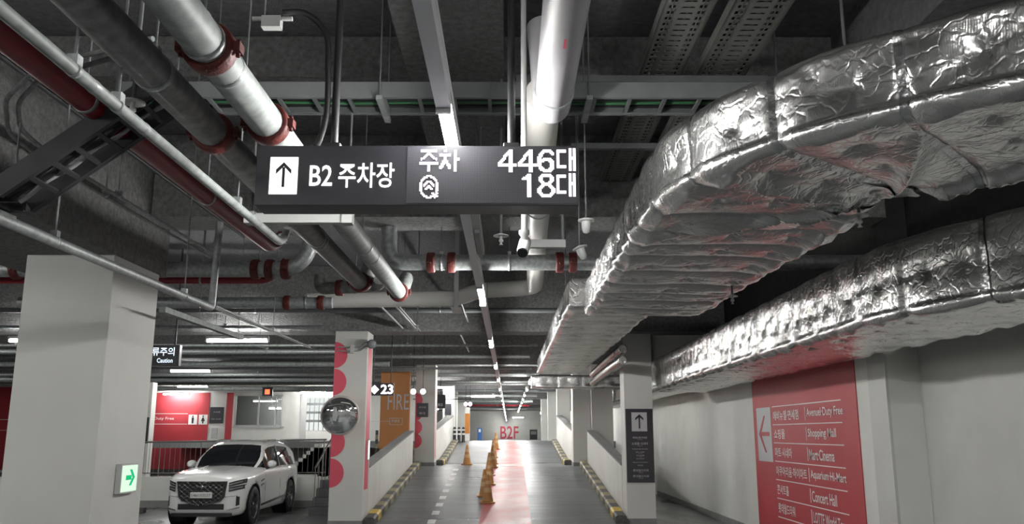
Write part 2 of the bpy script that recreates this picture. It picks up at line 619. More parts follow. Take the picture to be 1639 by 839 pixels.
column('column_left', -4.55, -3.72, 7.8, 8.83, 0, 3.26)
column('column_ramp_left', -3.2, -2.6, 15.5, 16.12, 0, 3.46)
column('column_ramp_right', 2.14, 2.67, 15.9, 16.45, 0, 3.46)
column('column_landing_left', -2.6, -2.05, 23.7, 24.3, 0.74, 3.5)
column('column_landing_right', 1.76, 2.25, 23.7, 24.3, 0.74, 3.5)
column('column_landing_outer', 2.26, 2.85, 23.5, 24.3, 0.0, 3.5)
column('column_crest_left', -2.5, -2.08, 32.2, 32.7, 1.34, 3.5)
column('column_crest_right', 1.8, 2.3, 32.2, 32.7, 1.34, 3.5)
for y in (41.05, 49.6):
    column('column_upper_right', 1.85, 2.35, y, y + 0.5, ramp_z(y) - 0.02, 3.6, skirt=0)
    column('column_upper_left', -3.0, -2.5, y, y + 0.5, ramp_z(y) - 0.02, 3.6, skirt=0)
for x, y in ((-13.9, 24.0), (-13.0, 8.0), (-19.0, 24.0)):
    column('column_hall', x, x + 0.55, y, y + 0.6, -0.1 if y > 9 else 0, 3.5 if y > 9 else 4.69)


def parapet(name, x0, x1, y0, y1, h, posts):
    """low ramp wall whose top follows the slope"""
    z0, z1 = ramp_z(y0), ramp_z(y1)
    m = MB()
    m.prism([(y0, min(z0, 0.0) if y0 < 20 else 0.5), (y1, min(z0, 0.0) if y0 < 20 else 0.5), (y1, z1 + h), (y0, z0 + h)], (x1, 0, 0), Y_, Z_, x1 - x0)
    o = struct(name, m, 'wall')
    c = MB()
    c.prism([(y0, z0 + h), (y1, z1 + h), (y1, z1 + h + 0.035), (y0, z0 + h + 0.035)], (x1 + 0.015, 0, 0), Y_, Z_, x1 - x0 + 0.03)
    c.build('coping', 'concrete', o)
    return o


parapet('wall_ramp_left', -2.78, -2.6, 16.12, 23.34, 0.93, 0)
parapet('wall_ramp_right', 2.13, 2.30, 16.45, 23.5, 0.93, 0)
parapet('wall_upper_ramp_left', -2.3, -2.1, 24.3, 32.2, 0.93, 0)
parapet('wall_upper_ramp_right', 1.78, 1.96, 24.3, 32.2, 0.93, 0)
M['steps'] = material('dark_step_coating', (0.07, 0.07, 0.075), 0.5, var=0.1, vscale=6)
# low wall with railing in front of the left hall, and steps beside the ramp column
struct('wall_low_left', MB().box(-13.0, -4.42, 20.7, 20.92, -0.1, 0.60), 'wall')
struct('baseboard_left', MB().box(-13.0, -4.42, 20.68, 20.699, -0.1, 0.06), 'concrete')
struct('wall_step_side', MB().box(-4.42, -4.29, 20.3, 21.6, -0.1, 0.60), 'wall_grey')
m = MB()
for k in range(4):
    m.box(-4.28, -3.26, 18.7 + 0.34 * k, 21.6, -0.1 + 0.17 * k, -0.1 + 0.17 * (k + 1))
struct('steps_left', m, 'steps')
struct('floor_left_landing', MB().box(-13.0, -4.43, 20.93, 22.0, -0.1, 0.2), 'concrete')

# ------------------------------------------------------------------ foil wrapped ducts
def hash3(i, j, k):
    h = (i * 374761393 + j * 668265263 + k * 2147483647 + 1013904223) & 0x7fffffff
    h = ((h ^ (h >> 13)) * 1274126177) & 0x7fffffff
    h = h ^ (h >> 16)
    return (h & 0xffff) / 65535.0


def vnoise(p):
    i = np.floor(p).astype(np.int64)
    fr = p - i
    fr = fr * fr * (3 - 2 * fr)
    r = 0
    for dx in (0, 1):
        for dy in (0, 1):
            for dz in (0, 1):
                wx = fr[:, 0] if dx else 1 - fr[:, 0]
                wy = fr[:, 1] if dy else 1 - fr[:, 1]
                wz = fr[:, 2] if dz else 1 - fr[:, 2]
                r = r + hash3(i[:, 0] + dx, i[:, 1] + dy, i[:, 2] + dz) * wx * wy * wz
    return r - 0.5


def resample(path, step):
    pts = np.array([(p[0], p[1]) for p in path], float)
    d = np.r_[0, np.cumsum(np.linalg.norm(np.diff(pts, axis=0), axis=1))]
    n = max(2, int(d[-1] / step))
    s = np.linspace(0, d[-1], n + 1)
    return s, np.stack([np.interp(s, d, pts[:, 0]), np.interp(s, d, pts[:, 1])], 1)


def foil_duct(name, path, wid, z0, z1, step, tstep, seed, strap, amp, label, group, sag=0.03, tapes=True, soft=0.03, fan=None, rods=()):
    s, c = resample(path, step)
    t = np.gradient(c, axis=0)
    t /= np.linalg.norm(t, axis=1)[:, None]
    rgt = np.stack([t[:, 1], -t[:, 0]], 1)
    h = z1 - z0
    # perimeter: lateral a, height b, outward normal, coordinate along the face, face width
    per = []
    r = soft

    def face(a0, b0, a1, b1, na, nb, fid):
        L = math.hypot(a1 - a0, b1 - b0)
        n = max(2, int(L / tstep))
        for k in range(n):
            q = (k + 0.5) / n
            per.append((a0 + (a1 - a0) * q, b0 + (b1 - b0) * q, na, nb, (q - 0.5) * L, L, fid))

    def corner(ca, cb, a0, fid):
        for k in range(4):
            an = a0 + (PI / 2) * k / 3
            per.append((ca + r * math.cos(an), cb + r * math.sin(an), math.cos(an), math.sin(an), 0.0, 0.0, fid))

    W2 = wid / 2
    face(-W2 + r, 0, W2 - r, 0, 0, -1, 0)
    corner(W2 - r, r, -PI / 2, 4)
    face(W2, r, W2, h - r, 1, 0, 1)
    corner(W2 - r, h - r, 0, 5)
    face(W2 - r, h, -W2 + r, h, 0, 1, 2)
    corner(-W2 + r, h - r, PI / 2, 6)
    face(-W2, h - r, -W2, r, -1, 0, 3)
    corner(-W2 + r, r, PI, 7)
    per = np.array(per)
    nu, nv = len(s), len(per)
    SS = np.repeat(s, nv)
    A, B, NA, NB, TT, LL, FI = [np.tile(per[:, k], nu) for k in range(7)]
    rx, ry = np.repeat(rgt[:, 0], nv), np.repeat(rgt[:, 1], nv)
    cx, cy = np.repeat(c[:, 0], nv), np.repeat(c[:, 1], nv)
    x, y, z = cx + rx * A, cy + ry * A, z0 + B
    nx, ny, nz = rx * NA, ry * NA, NB
    flat = LL > 0
    rng = np.random.RandomState(seed)
    # seams with slightly uneven spacing
    seams = [0.15]
    while seams[-1] < s[-1]:
        seams.append(seams[-1] + strap * rng.uniform(0.75, 1.25))
    seams = np.array(seams)
    k = np.clip(np.searchsorted(seams, SS), 1, len(seams) - 1)
    f0, f1 = seams[k - 1], seams[k]
    ph = np.clip((SS - f0) / (f1 - f0), 0, 1)
    ds = np.minimum(np.abs(SS - f0), np.abs(SS - f1))
    bot = (FI == 0) | (FI == 4) | (FI == 7)
    disp = 0.022 * amp * np.sin(PI * ph) ** 0.5 - 0.012 * amp * np.exp(-(ds / 0.014) ** 2)
    disp += np.where(bot, sag * np.sin(PI * ph) ** 0.7, 0)
    # pulled-in pins with sharp creases fanning out of each
    for fid in (0, 1, 3):
        sel = np.where(FI == fid)[0]
        if not len(sel):
            continue
        L = LL[sel[0]]
        rows = max(1, int(round(L / (0.42 if fid == 0 else 0.36))))
        for ki in range(len(seams) - 1):
            cols = max(1, int(round((seams[ki + 1] - seams[ki]) / 0.42)))
            for cc in range(cols):
                for rr in range(rows):
                    ps = seams[ki] + (seams[ki + 1] - seams[ki]) * (cc + 0.5) / cols + rng.uniform(-.05, .05)
                    pt = -L / 2 + L * (rr + 0.5) / rows + rng.uniform(-.04, .04)
                    near = sel[np.abs(SS[sel] - ps) < 0.34]
                    if not len(near):
                        continue
                    a, b = SS[near] - ps, TT[near] - pt
                    d = np.hypot(a, b)
                    th = np.arctan2(b, a)
                    cr = 0
                    for q in (3.5, 5.5, 8.0):
                        cr = cr + (1 - np.abs(np.sin(q * th + rng.uniform(0, 6.28)))) ** 2 / 3
                    disp[near] += amp * (-0.034 * np.exp(-d / 0.045) - 0.014 * np.exp(-(d / 0.14) ** 2)
                                         + 0.030 * cr * np.exp(-d / 0.11) * (1 - np.exp(-(d / 0.03) ** 2)))
    # gathers running across from each seam, dents
    pp = np.stack([x, y, z], 1)
    gath = vnoise(np.stack([SS * 2.0, (TT + FI * 7.3) * 17.0, FI * 3.1 + seed], 1))
    disp += np.where(bot, 0.5, 1.0) * 0.024 * amp * gath * np.exp(-ds / 0.10)
    disp += 0.022 * amp * vnoise(pp * 2.6 + seed) + 0.008 * amp * vnoise(pp * 8.0 + seed * 2)
    ed = np.where(FI == 0, LL / 2 - np.abs(TT), 0.0)     # puckers along the lower edges
    disp += np.where(bot, 0.030 * amp * vnoise(np.stack([SS * 9.0, ed * 5.0 + FI, FI * 0 + seed], 1)) * np.exp(-ed / 0.16), 0)
    if fan is not None:                          # folds that run into the inside of the bend
        fx, fy = x - fan[0], y - fan[1]
        fd, ft = np.hypot(fx, fy), np.arctan2(fy, fx)
        rg = 1 - np.abs(np.sin(ft * 3.6 + 0.3 * np.sin(ft * 7) + fan[2]))
        disp += np.where(bot, 0.085 * rg ** 2 * np.exp(-fd / 2.2) * np.clip(fd / 0.3, 0, 1) - 0.04 * np.exp(-(fd / 0.25) ** 2), 0)
    disp *= np.where(flat, 1.0, 0.85)
    V = np.stack([x + nx * disp, y + ny * disp, z + nz * disp], 1)
    faces = []
    for i in range(nu - 1):
        a = i * nv
        for j in range(nv):
            j2 = (j + 1) % nv
            faces.append((a + j, a + nv + j, a + nv + j2, a + j2))
    mb = MB()
    mb.add(V.tolist(), faces, True)
    mb.add(V[:nv].tolist(), [tuple(range(nv))])
    mb.add(V[-nv:].tolist(), [tuple(range(nv))[::-1]])
    ob = mb.build(name, 'foil')
    tag(ob, label, 'duct', group)
    if tapes:
        step_n = max(1, int(0.028 / step))
        for q, sm in enumerate(seams):
            if sm > s[-1] - 0.05:
                break
            i0 = int(np.argmin(np.abs(s - sm)))
            i0, i1 = max(0, i0 - step_n), min(nu - 1, i0 + step_n)
            vs, fs = [], []
            for i in (i0, i1):
                for j in range(nv):
                    kk = i * nv + j
                    vs.append((V[kk, 0] + nx[kk] * 0.007, V[kk, 1] + ny[kk] * 0.007, V[kk, 2] + nz[kk] * 0.007))
            for j in range(nv):
                j2 = (j + 1) % nv
                fs.append((j, nv + j, nv + j2, j2))
            tb = MB()
            tb.add(vs, fs, True)
            tb.build('tape_band', 'foil_tape', ob)
    for (hx, hy) in rods:
        MB().tube([(hx, hy, z0 + h * 0.9), (hx, hy, 4.69)], 0.007, 6).build('hanger_rod', 'steel_grey', ob)
    return ob


def arc_path(p, n=5):
    return [(q.x, q.y) for q in fillet([(a, b, 0) for a, b in p], 0.8, n)]


foil_duct('foil_duct', arc_path([(1.49, 9.55), (1.49, 4.24), (5.2, 1.38)]), 1.24, 2.93, 3.29, 0.017, 0.022, 3, 0.50, 1.0,
          'large foil-wrapped air duct sweeping right across the upper right corner', None, sag=0.03, fan=(2.16, 4.62, 0.6))
foil_duct('foil_duct', [(1.21, 9.65), (1.21, 20.6)], 1.02, 3.06, 3.38, 0.035, 0.04, 11, 0.7, 0.8,
          'long foil-wrapped air duct running into the distance behind the large one', None, sag=0.02, rods=((0.75, 11.0), (1.7, 11.0), (0.75, 14.5), (1.7, 14.5)))
foil_duct('foil_duct', arc_path([(3.37, 17.4), (3.37, 6.2), (3.95, 4.9), (5.4, 4.3)]), 1.14, 2.46, 3.0, 0.022, 0.026, 23, 0.55, 0.9,
          'lower foil-wrapped air duct along the right wall above the red directory', None, sag=0.025)
foil_duct('foil_duct', [(0.55, 21.2), (2.8, 21.2)], 0.5, 2.72, 3.02, 0.04, 0.05, 31, 0.5, 0.7,
          'short foil-wrapped duct crossing behind the far end of the long duct', None, sag=0.01, rods=((0.9, 21.2), (2.5, 21.2)))
foil_duct('foil_duct', [(3.37, 17.9), (3.37, 30.0)], 0.9, 2.5, 2.86, 0.05, 0.05, 37, 0.6, 0.7,
          'foil-wrapped duct glimpsed behind the right ramp column through the opening', None, sag=0.01, tapes=False, rods=((3.0, 19.0), (3.7, 26.0)))
m = MB()
for k in range(2):
    pts = [(1.95, 14.5, 3.04 - .20 * k), (1.95, 16.5, 3.03 - .20 * k), (2.0, 20.3, 3.00 - .20 * k)]
    pl = fillet(pts, 0.5, 6)
    fine = []
    for a, b in zip(pl[:-1], pl[1:]):
        nn_ = max(1, int((b - a).length / 0.045))
        fine += [a.lerp(b, q / nn_) for q in range(nn_)]
    m2 = MB()
    m2.tube(fine, [0.072 + (0.016 if i % 2 else -0.006) for i in range(len(fine))], 12)
    fo = m2.build('flexible_duct', 'foil')
    MB().tube([(1.95, 15.2, 3.09), (1.95, 15.2, 4.69)] if k == 0 else [(1.868, 15.0, 2.84), (1.868, 15.0, 4.69)], 0.006, 6).build('hanger_rod', 'steel_grey', fo)
    tag(fo, 'ribbed foil hose, %s of the two beside the long duct' % ('upper' if k == 0 else 'lower'), 'flexible duct', 'foil hoses by the right columns')

# ------------------------------------------------------------------ lamps
def lamp(loc, length, along, label, group, rod=True, wid=0.055, housing=0.07, name='tube_light'):
    t = thing(name, label, 'ceiling light', loc, group)
    d = X_ if along == 'x' else Y_
    o = Vector(loc)
    a, b = o - d * length / 2, o + d * length / 2
    m = MB()
    m.bar(a + Z_ * 0.055, b + Z_ * 0.055, housing, 0.05)
    m.build('housing', 'white_metal', t)
    m = MB()
    m.tube([a + d * 0.02, b - d * 0.02], wid / 2, 10)
    m.build('tube', 'tube', t)
    for s in (-1, 1):
        m = MB()
        e = o + d * (s * (length / 2 - 0.01))
        m.bar(e - d * 0.012 + Z_ * 0.012, e + d * 0.012 + Z_ * 0.012, housing, 0.075)
        m.build('end_cap', 'white_metal', t)
        if rod:
            m = MB()
            p = o + d * (s * length * 0.36) + Z_ * 0.08
            m.tube([p, (p.x, p.y, 4.69)], 0.005, 6)
            m.build('hanger_rod', 'steel_grey', t)
    return t


ROWX, ROWZ = -0.31, 3.1
ordinal = ['first', 'second', 'third', 'fourth', 'fifth', 'sixth', 'seventh', 'eighth', 'ninth', 'tenth', 'eleventh', 'twelfth', 'thirteenth',
           'fourteenth', 'fifteenth', 'sixteenth', 'seventeenth', 'eighteenth', 'nineteenth', 'twentieth']
ml = None
for k in range(-2, 20):
    y = 4.33 + 4.9 * k
    lab = 'lit tube in the long ceiling row above the lane, %s from the camera' % ordinal[k] if k >= 0 else 'lit tube in the ceiling row, just behind the camera'
    if k == 0:
        lab = 'lit tube directly behind and above the hanging parking sign'
    if ml is None:
        ml = lamp((ROWX, y, ROWZ), 1.2, 'y', lab, 'tubes in the long ceiling row', rod=False)
    else:
        dup(ml, (ROWX, y, ROWZ), lab)
t = thing('light_trunking', 'long white cable trunking that carries the row of lit tubes', 'trunking', (ROWX, 40, ROWZ + 0.09))
m = MB()
m.box(ROWX - 0.036, ROWX + 0.036, -8, 97, ROWZ + 0.081, ROWZ + 0.12)
m.build('channel', 'trunk_white', t)
for k in range(-2, 20):
    y0, y1 = 4.33 + 4.9 * k + 0.62, 4.33 + 4.9 * (k + 1) - 0.62
    m = MB()
    m.box(ROWX - 0.034, ROWX + 0.034, y0, y1, ROWZ - 0.006, ROWZ + 0.081)
    m.build('blank_cover', 'trunk_white', t)
for k in range(-1, 12):
    y = 1.8 + 4.9 * k
    MB().tube([(ROWX, y, ROWZ + 0.12), (ROWX, y, 4.2 if y < 8.4 else 4.69)], 0.005, 6).build('hanger_rod', 'steel_grey', t)
rr = None
for k in range(9):
    y = 25.5 + 4.2 * k
    lab = 'lit tube in the short right-hand row beyond the foil duct, %s from the near end' % ordinal[k]
    rr = lamp((0.62, y, 3.12), 1.2, 'y', lab, 'tubes in the far right row') if rr is None else dup(rr, (0.62, y, 3.12), lab)
lx = None
for (x, y, z, lab) in (
        (-4.87, 15.1, 3.24, 'bright crosswise tube beside the pink-dotted ramp column, nearest on the left'),
        (-8.78, 23.4, 3.3, 'crosswise lit tube right of the caution sign, highest of three above the red wall'),
        (-11.55, 31.1, 3.3, 'crosswise lit tube above the red wall, middle of three'),
        (-14.2, 36.4, 3.26, 'crosswise lit tube lowest of three against the red wall'),
        (-8.2, 35.7, 3.3, 'crosswise lit tube above the bright doorway behind the convex mirror'),
        (-2.63, 31.7, 3.3, 'crosswise lit tube left of the lane above the upper ramp'),
        (-1.2, 39.3, 3.3, 'smaller crosswise lit tube left of the lane beyond the crest'),
        (-11.0, 38.6, 3.05, 'lit tube seen through the hall window, upper of two'),
        (-10.5, 39.4, 2.75, 'lit tube seen through the hall window, lower of two'),
        (-17.9, 22.5, 3.3, 'lit tube cut off by the left edge of the photo'),
        (-8.4, 15.1, 3.24, 'added lit tube, unseen behind the right half of the big left column'),  # unseen tube added to brighten the low wall behind the car
        (-12.3, 15.1, 3.24, 'lit tube hidden behind the big left column'),
        (-4.5, 44, 3.3, 'distant crosswise tube beyond the crest on the left'),
        (-5.5, 60, 3.3, 'far crosswise tube near the blue panel'),
        (0.9, 88, 3.26, 'crosswise tube in front of the far wall lettering'),
        (3.1, 70, 3.26, 'far crosswise tube near the right wall'),
        (-8.0, -1.5, 3.3, 'crosswise tube left of and behind the camera'),
        (-8.0, 5.5, 3.3, 'crosswise tube in the left lane out of frame'),
        (-4.2, -4.5, 3.3, 'added crosswise tube behind the camera on its left'),  # added to light the front face of the big left column
        (-1.5, -9, 3.3, 'added crosswise tube far behind the camera'),  # added out of view, more light from behind for the column face
        (-6.2, 1.6, 3.24, 'added crosswise tube left of the camera beyond the left beam'),  # added so the left column is lit more evenly
        (1.9, -1.6, 3.24, 'added crosswise tube just behind the camera on its right'),  # unseen fill tube added to lift the nearby walls
        (-2.8, -2.2, 3.24, 'added crosswise tube just behind the camera on its left'),  # another added fill tube for the near surfaces
        (3.6, -3.5, 3.3, 'added crosswise tube right of and behind the camera')):  # added out of view to brighten the right wall
    lx = lamp((x, y, z), 1.12, 'x', lab, 'crosswise tubes in the left hall') if lx is None else dup(lx, (x, y, z), lab)

# ------------------------------------------------------------------ pipes
def coupling(parent, p, d, r, mat='red_iron', wid=0.085, name='coupling'):
    d = unit(d)
    p = Vector(p)
    m = MB()
    h = wid / 2
    m.lathe([(r * 1.02, -h), (r * 1.22, -h), (r * 1.3, -h * 0.7), (r * 1.3, h * 0.7), (r * 1.22, h), (r * 1.02, h)], p, d, 24)
    u = d.cross(Z_)
    u = u.normalized() if u.length > 0.1 else X_
    for s in (-1, 1):
        c = p + u * s * r * 1.42
        m.bar(c - d * h * 0.7, c + d * h * 0.7, r * 0.36, r * 0.5)
        m.tube([c - Z_ * r * 0.45, c + Z_ * r * 0.45], r * 0.11, 6)
    return m.build(name, mat, parent)


def pclamp(parent, p, d, r, top=None, mat='galv'):
    d = unit(d)
    p = Vector(p)
    m = MB()
    m.lathe([(r * 1.01, -0.013), (r * 1.07, -0.013), (r * 1.07, 0.013), (r * 1.01, 0.013)], p, d, 20)
    q = p + Z_ * (r * 1.05)
    m.box(q.x - 0.02, q.x + 0.02, q.y - 0.02, q.y + 0.02, q.z - 0.01, q.z + 0.03)
    m.build('pipe_clamp', mat, parent)
    if top is not None:
        m = MB()
        m.tube([q, (q.x, q.y, top)], 0.006, 6)
        m.build('hanger_rod', 'steel_grey', parent)


def pipe(name, label, pts, r, mat, bend=0.16, n=18, coups=(), clamps=(), group=None, cat='pipe', top=4.68, cmat='red_iron', weld=()):
    pts = [Vector(p) for p in pts]
    mid = (pts[0] + pts[-1]) / 2
    t = thing(name, label, cat, mid, group)
    m = MB()
    m.tube(fillet(pts, bend, 7) if len(pts) > 2 else pts, r, n)
    m.build('pipe_run', mat, t)
    for c in coups:
        coupling(t, c[0], c[1], r, cmat)
    for c in clamps:
        pclamp(t, c[0], c[1], r, c[2] if len(c) > 2 else top)
    for c in weld:
        m = MB()
        m.lathe([(r * 1.0, -0.02), (r * 1.05, -0.012), (r * 1.05, 0.012), (r * 1.0, 0.02)], c[0], c[1], 20)
        m.build('joint_band', 'galv', t)
    return t


yd = (0, 1, 0)
xd = (1, 0, 0)
# white-grey main beside the sign
pipe('drain_pipe', 'pale galvanised pipe with red couplings passing left of the hanging sign',
     [(-1.23, -3, 3.15), (-1.23, 9.45, 3.15), (-1.23, 9.9, 3.42)], 0.083, 'galv_light', coups=(((-1.23, 3.22, 3.15), yd), ((-1.23, 4.08, 3.15), yd), ((-1.23, 9.28, 3.15), yd)),
     clamps=(((-1.23, 3.14, 3.15), yd), ((-1.23, 6.9, 3.15), yd)), weld=(((-1.23, 3.42, 3.15), yd), ((-1.23, 7.3, 3.15), yd)))
pipe('drain_pipe', 'dull mottled grey pipe running left of the pale one',
     [(-1.555, -3, 3.15), (-1.555, 8.9, 3.15), (-1.555, 9.25, 3.45)], 0.083, 'galv_dark', coups=(((-1.555, 4.22, 3.15), yd), ((-1.555, 8.65, 3.15), yd)),
     clamps=(((-1.555, 3.45, 3.15), yd), ((-1.555, 6.6, 3.15), yd)), weld=(((-1.555, 6.7, 3.15), yd),))
pipe('conduit_pipe', 'slim pale steel conduit running above the left ladder tray',
     [(-1.6, -2, 2.91), (-1.6, 5.8, 2.91), (-1.6, 5.95, 3.1)], 0.026, 'galv_light', n=12, clamps=(((-1.6, 2.9, 2.91), yd), ((-1.6, 3.25, 2.91), yd), ((-1.6, 4.8, 2.91), yd)),
     weld=(((-1.6, 3.05, 2.91), yd), ((-1.6, 3.5, 2.91), yd)))
pipe('sprinkler_main', 'dark red pipe running along the ceiling at upper left',
     [(-2.08, -3, 3.2), (-2.08, 7.2, 3.2), (-2.08, 7.5, 3.36)], 0.058, 'red_pipe', clamps=(((-2.08, 3.9, 3.2), yd), ((-2.08, 5.6, 3.2), yd)))
for k in range(2):
    pts = [P(px_, py_, Z=3.32) for px_, py_ in (((245, 62), (60, 108), (8, 160), (14, 215), (78, 262)), ((250, 74), (66, 124), (28, 165), (32, 207), (88, 254)))[k]]
    pts.append(Vector((pts[-1].x + 0.02, 8.2, 3.32)))
    pipe('conduit_pipe', 'thin steel conduit bent round in a loop beside the red pipe, %s of a pair' % ('outer' if k == 0 else 'inner'),
         pts, 0.0125, 'galv_light', bend=0.12, n=8, clamps=(((pts[-1].x - 0.005, 6.0, 3.32), yd),))
for k in range(3):
    x = -2.5 - 0.09 * k
    pipe('conduit_pipe', 'dark cable conduit against the left beam, %s of three' % ('nearest the red pipe', 'middle', 'closest to the beam')[k],
         [(x, -2, 3.55), (x, 8.3, 3.55)], 0.014, 'tray', n=8)
# big white pipe, end elbow, and the jacketed run behind it
pipe('white_drain', 'big white pipe hanging at top centre with an elbow at its end',
     [(0.235, -3, 3.35), (0.235, 4.46, 3.35), (0.2, 4.58, 3.95)], 0.098, 'white_pipe', bend=0.2, n=26, clamps=(((0.235, 4.12, 3.35), yd), ((0.235, 1.5, 3.35), yd)))
wd = next(o for o in C.objects if o.name == 'white_drain')
MB().text('1', P(901, 78, Z=3.249), X_, Vector((0, -1, 0)), None, 0.09, depth=0.0).build('painted_mark', 'pink_paint', wd)
pipe('white_drain', 'white jacketed pipe that turns left across the lane behind the sign',
     [(0.205, 4.8, 3.62), (0.28, 8.3, 3.62), (0.36, 11.7, 3.62), (-0.45, 11.85, 3.60), (-0.72, 11.9, 3.50), (-2.9, 11.95, 3.47)], 0.11, 'white_jacket', bend=0.26, n=22,
     clamps=(((0.26, 7.4, 3.62), yd),))
pipe('water_main', 'galvanised pipe with red clamps crossing above the lane and both ducts',
     [(-1.3, 8.87, 3.79), (-1.3, 8.87, 3.405), (3.95, 8.87, 3.405)], 0.085, 'galv', bend=0.25,
     coups=(((-0.84, 8.87, 3.405), xd), ((-0.62, 8.87, 3.405), xd), ((0.54, 8.87, 3.405), xd), ((0.68, 8.87, 3.405), xd)), clamps=(((-0.73, 8.87, 3.405), xd, 3.8), ((0.0, 8.87, 3.405), xd, 3.8)))
pipe('water_main', 'galvanised pipe crossing behind the big left column and turning up',
     [(-11, 9.35, 3.42), (-2.33, 9.35, 3.42), (-2.2, 9.35, 3.95)], 0.088, 'galv', bend=0.28, coups=(((-5.55, 9.35, 3.42), xd), ((-2.86, 9.35, 3.42), xd), ((-2.7, 9.35, 3.42), xd), ((-2.52, 9.35, 3.42), xd)))
pipe('sprinkler_main', 'red pipe crossing behind the top of the big left column',
     [(-11, 9.7, 3.36), (-2.8, 9.7, 3.36), (-2.62, 9.7, 3.6)], 0.042, 'red_pipe', bend=0.12, clamps=(((-5.6, 9.7, 3.36), xd), ((-3.6, 9.7, 3.36), xd)))
pipe('water_main', 'grey pipe crossing below the ends of the two ceiling drains',
     [(-6.5, 11.1, 3.31), (-2.35, 11.1, 3.31)], 0.075, 'galv', coups=(((-2.95, 11.1, 3.31), xd), ((-2.5, 11.1, 3.31), xd)), clamps=(((-2.7, 11.1, 3.31), xd),))
pipe('water_main', 'short grey elbow pipe under the end of the dull drain',
     [(-2.3, 10.1, 3.5), (-2.3, 10.1, 3.33), (-1.55, 9.9, 3.33), (-1.5, 9.6, 3.36)], 0.075, 'galv_dark', bend=0.2, coups=(((-2.05, 10.05, 3.33), xd),), clamps=(((-1.85, 10.0, 3.33), xd),))
pipe('sprinkler_branch', 'pale sprinkler pipe passing in front of the big left column',
     [(-2.65, -2, 2.7), (-2.65, 7.45, 2.7), (-2.65, 7.5, 3.5)], 0.032, 'galv', bend=0.05, n=12, clamps=(((-2.65, 4.8, 2.7), yd), ((-2.65, 6.8, 2.7), yd), ((-2.65, 2.8, 2.7), yd)))
pipe('conduit_pipe', 'thin rod-like conduit running on from the column sprinkler pipe',
     [(-2.95, 8.4, 2.86), (-2.95, 12.5, 2.86)], 0.012, 'galv_light', n=8, clamps=(((-2.95, 10.5, 2.86), yd),))
t = thing('cable_duct', 'pale square cable duct ending near the bright tube on the left', 'cable duct', (-3.7, 10, 2.9))
MB().bar((-3.69, 8.9, 2.9), (-3.69, 11.6, 2.9), 0.07, 0.06).build('channel', 'galv_light', t)
for y in (9.98, 11.45):
    MB().tube([(-3.69, y, 2.93), (-3.69, y, 4.68)], 0.006, 6).build('hanger_rod', 'steel_grey', t)

# mid-distance services across the lane and left hall
runs = [  # px level, depth, x from, x to, radius, material, words
    (497, 14.2, -9.5, 0.9, 0.045, 'steel_grey', 'dark grey pipe crossing just in front of the first far beam'),
    (524, 14.9, -12.0, -3.3, 0.03, 'galv', 'thin grey pipe above the bright left tube'),
    (553, 17.6, -13.0, 0.6, 0.026, 'galv_light', 'pale conduit crossing over the ramp behind the dotted column'),
    (563, 18.3, -13.0, -3.3, 0.05, 'galv', 'grey pipe crossing the left hall below the bright tube'),
    (571, 20.6, -14.0, 0.5, 0.04, 'galv', 'grey pipe crossing the lane at the far end of the first ramp'),
    (583, 21.2, -14.0, -3.0, 0.07, 'galv_light', 'thick pale pipe crossing the left hall'),
    (590, 22.6, -14.0, 0.6, 0.03, 'galv', 'thin pipe crossing in front of the landing beam'),
    (600, 25.5, -16.0, 0.9, 0.06, 'galv', 'grey pipe crossing above the landing'),
    (607, 26.5, -16.0, -3.0, 0.10, 'galv', 'fat grey pipe above the hall window'),
    (611, 29.0, -16.0, 1.2, 0.04, 'galv_light', 'pale pipe crossing above the upper ramp'),
    (616, 30.5, -16.0, 1.2, 0.05, 'galv', 'grey pipe crossing near the top of the upper ramp'),
    (622, 34.2, -16.0, -3.2, 0.09, 'galv_light', 'pale fat pipe just in front of the hall wall'),
    (629, 35.2, -9.8, 1.2, 0.05, 'steel_grey', 'grey pipe crossing beyond the crest'),
    (634, 40.0, -9.0, 1.3, 0.06, 'galv', 'grey pipe crossing in the upper hall'),
    (642, 47.0, -9.0, 1.3, 0.08, 'galv_light', 'pale pipe far along the upper hall'),
    (649, 55.0, -9.0, 1.3, 0.06, 'red_pipe', 'reddish pipe far along the upper hall'),
    (654, 63.0, -9.0, 1.3, 0.10, 'galv', 'thick pipe near the far end of the upper hall'),
]
for i, (py, y, x0, x1, r, mat, words) in enumerate(runs):
    z = P(815, py, Y=y).z
    if y > 30:
        z = max(z, 3.36)
    cl = [((x0 + (x1 - x0) * q, y, z), xd, 4.69) for q in (0.2, 0.5, 0.8)]
    pipe('service_pipe', words, [(x0, y, z), (x1, y, z)], r, mat, n=12, clamps=cl if y < 64 else ())
lines_y = [  # along-lane thin conduits: px anchor near, px anchor far, height
    (-1.95, 12.2, 15.4, 3.5, 0.016, 'thin bright conduit fanning out left of the lane, outermost of three'),
    (-1.72, 12.2, 15.4, 3.5, 0.016, 'thin bright conduit fanning out left of the lane, middle of three'),
    (-1.62, 12.2, 15.3, 3.44, 0.012, 'thin bright conduit fanning out left of the lane, innermost of three'),
    (-0.75, 12.2, 15.2, 3.6, 0.014, 'slim conduit running away over the lane centre'),
    (-1.1, 16.3, 23.0, 3.8, 0.02, 'pale conduit over the first ramp, left of the tube row'),
    (-4.3, 9.8, 15.0, 3.4, 0.02, 'slim conduit over the left bay beside the square duct'),
    (-5.2, 16.0, 23.0, 3.8, 0.03, 'conduit over the parked car running away'),
    (-6.4, 16.0, 23.0, 3.8, 0.03, 'second conduit over the parked car, left of the other'),
]
for (x, y0, y1, z, r, words) in lines_y:
    pipe('conduit_pipe', words, [(x, y0, z), (x, y1, z)], r, 'galv_light', n=8, clamps=(((x, y0 + 0.6, z), yd), ((x, y1 - 0.6, z), yd)))
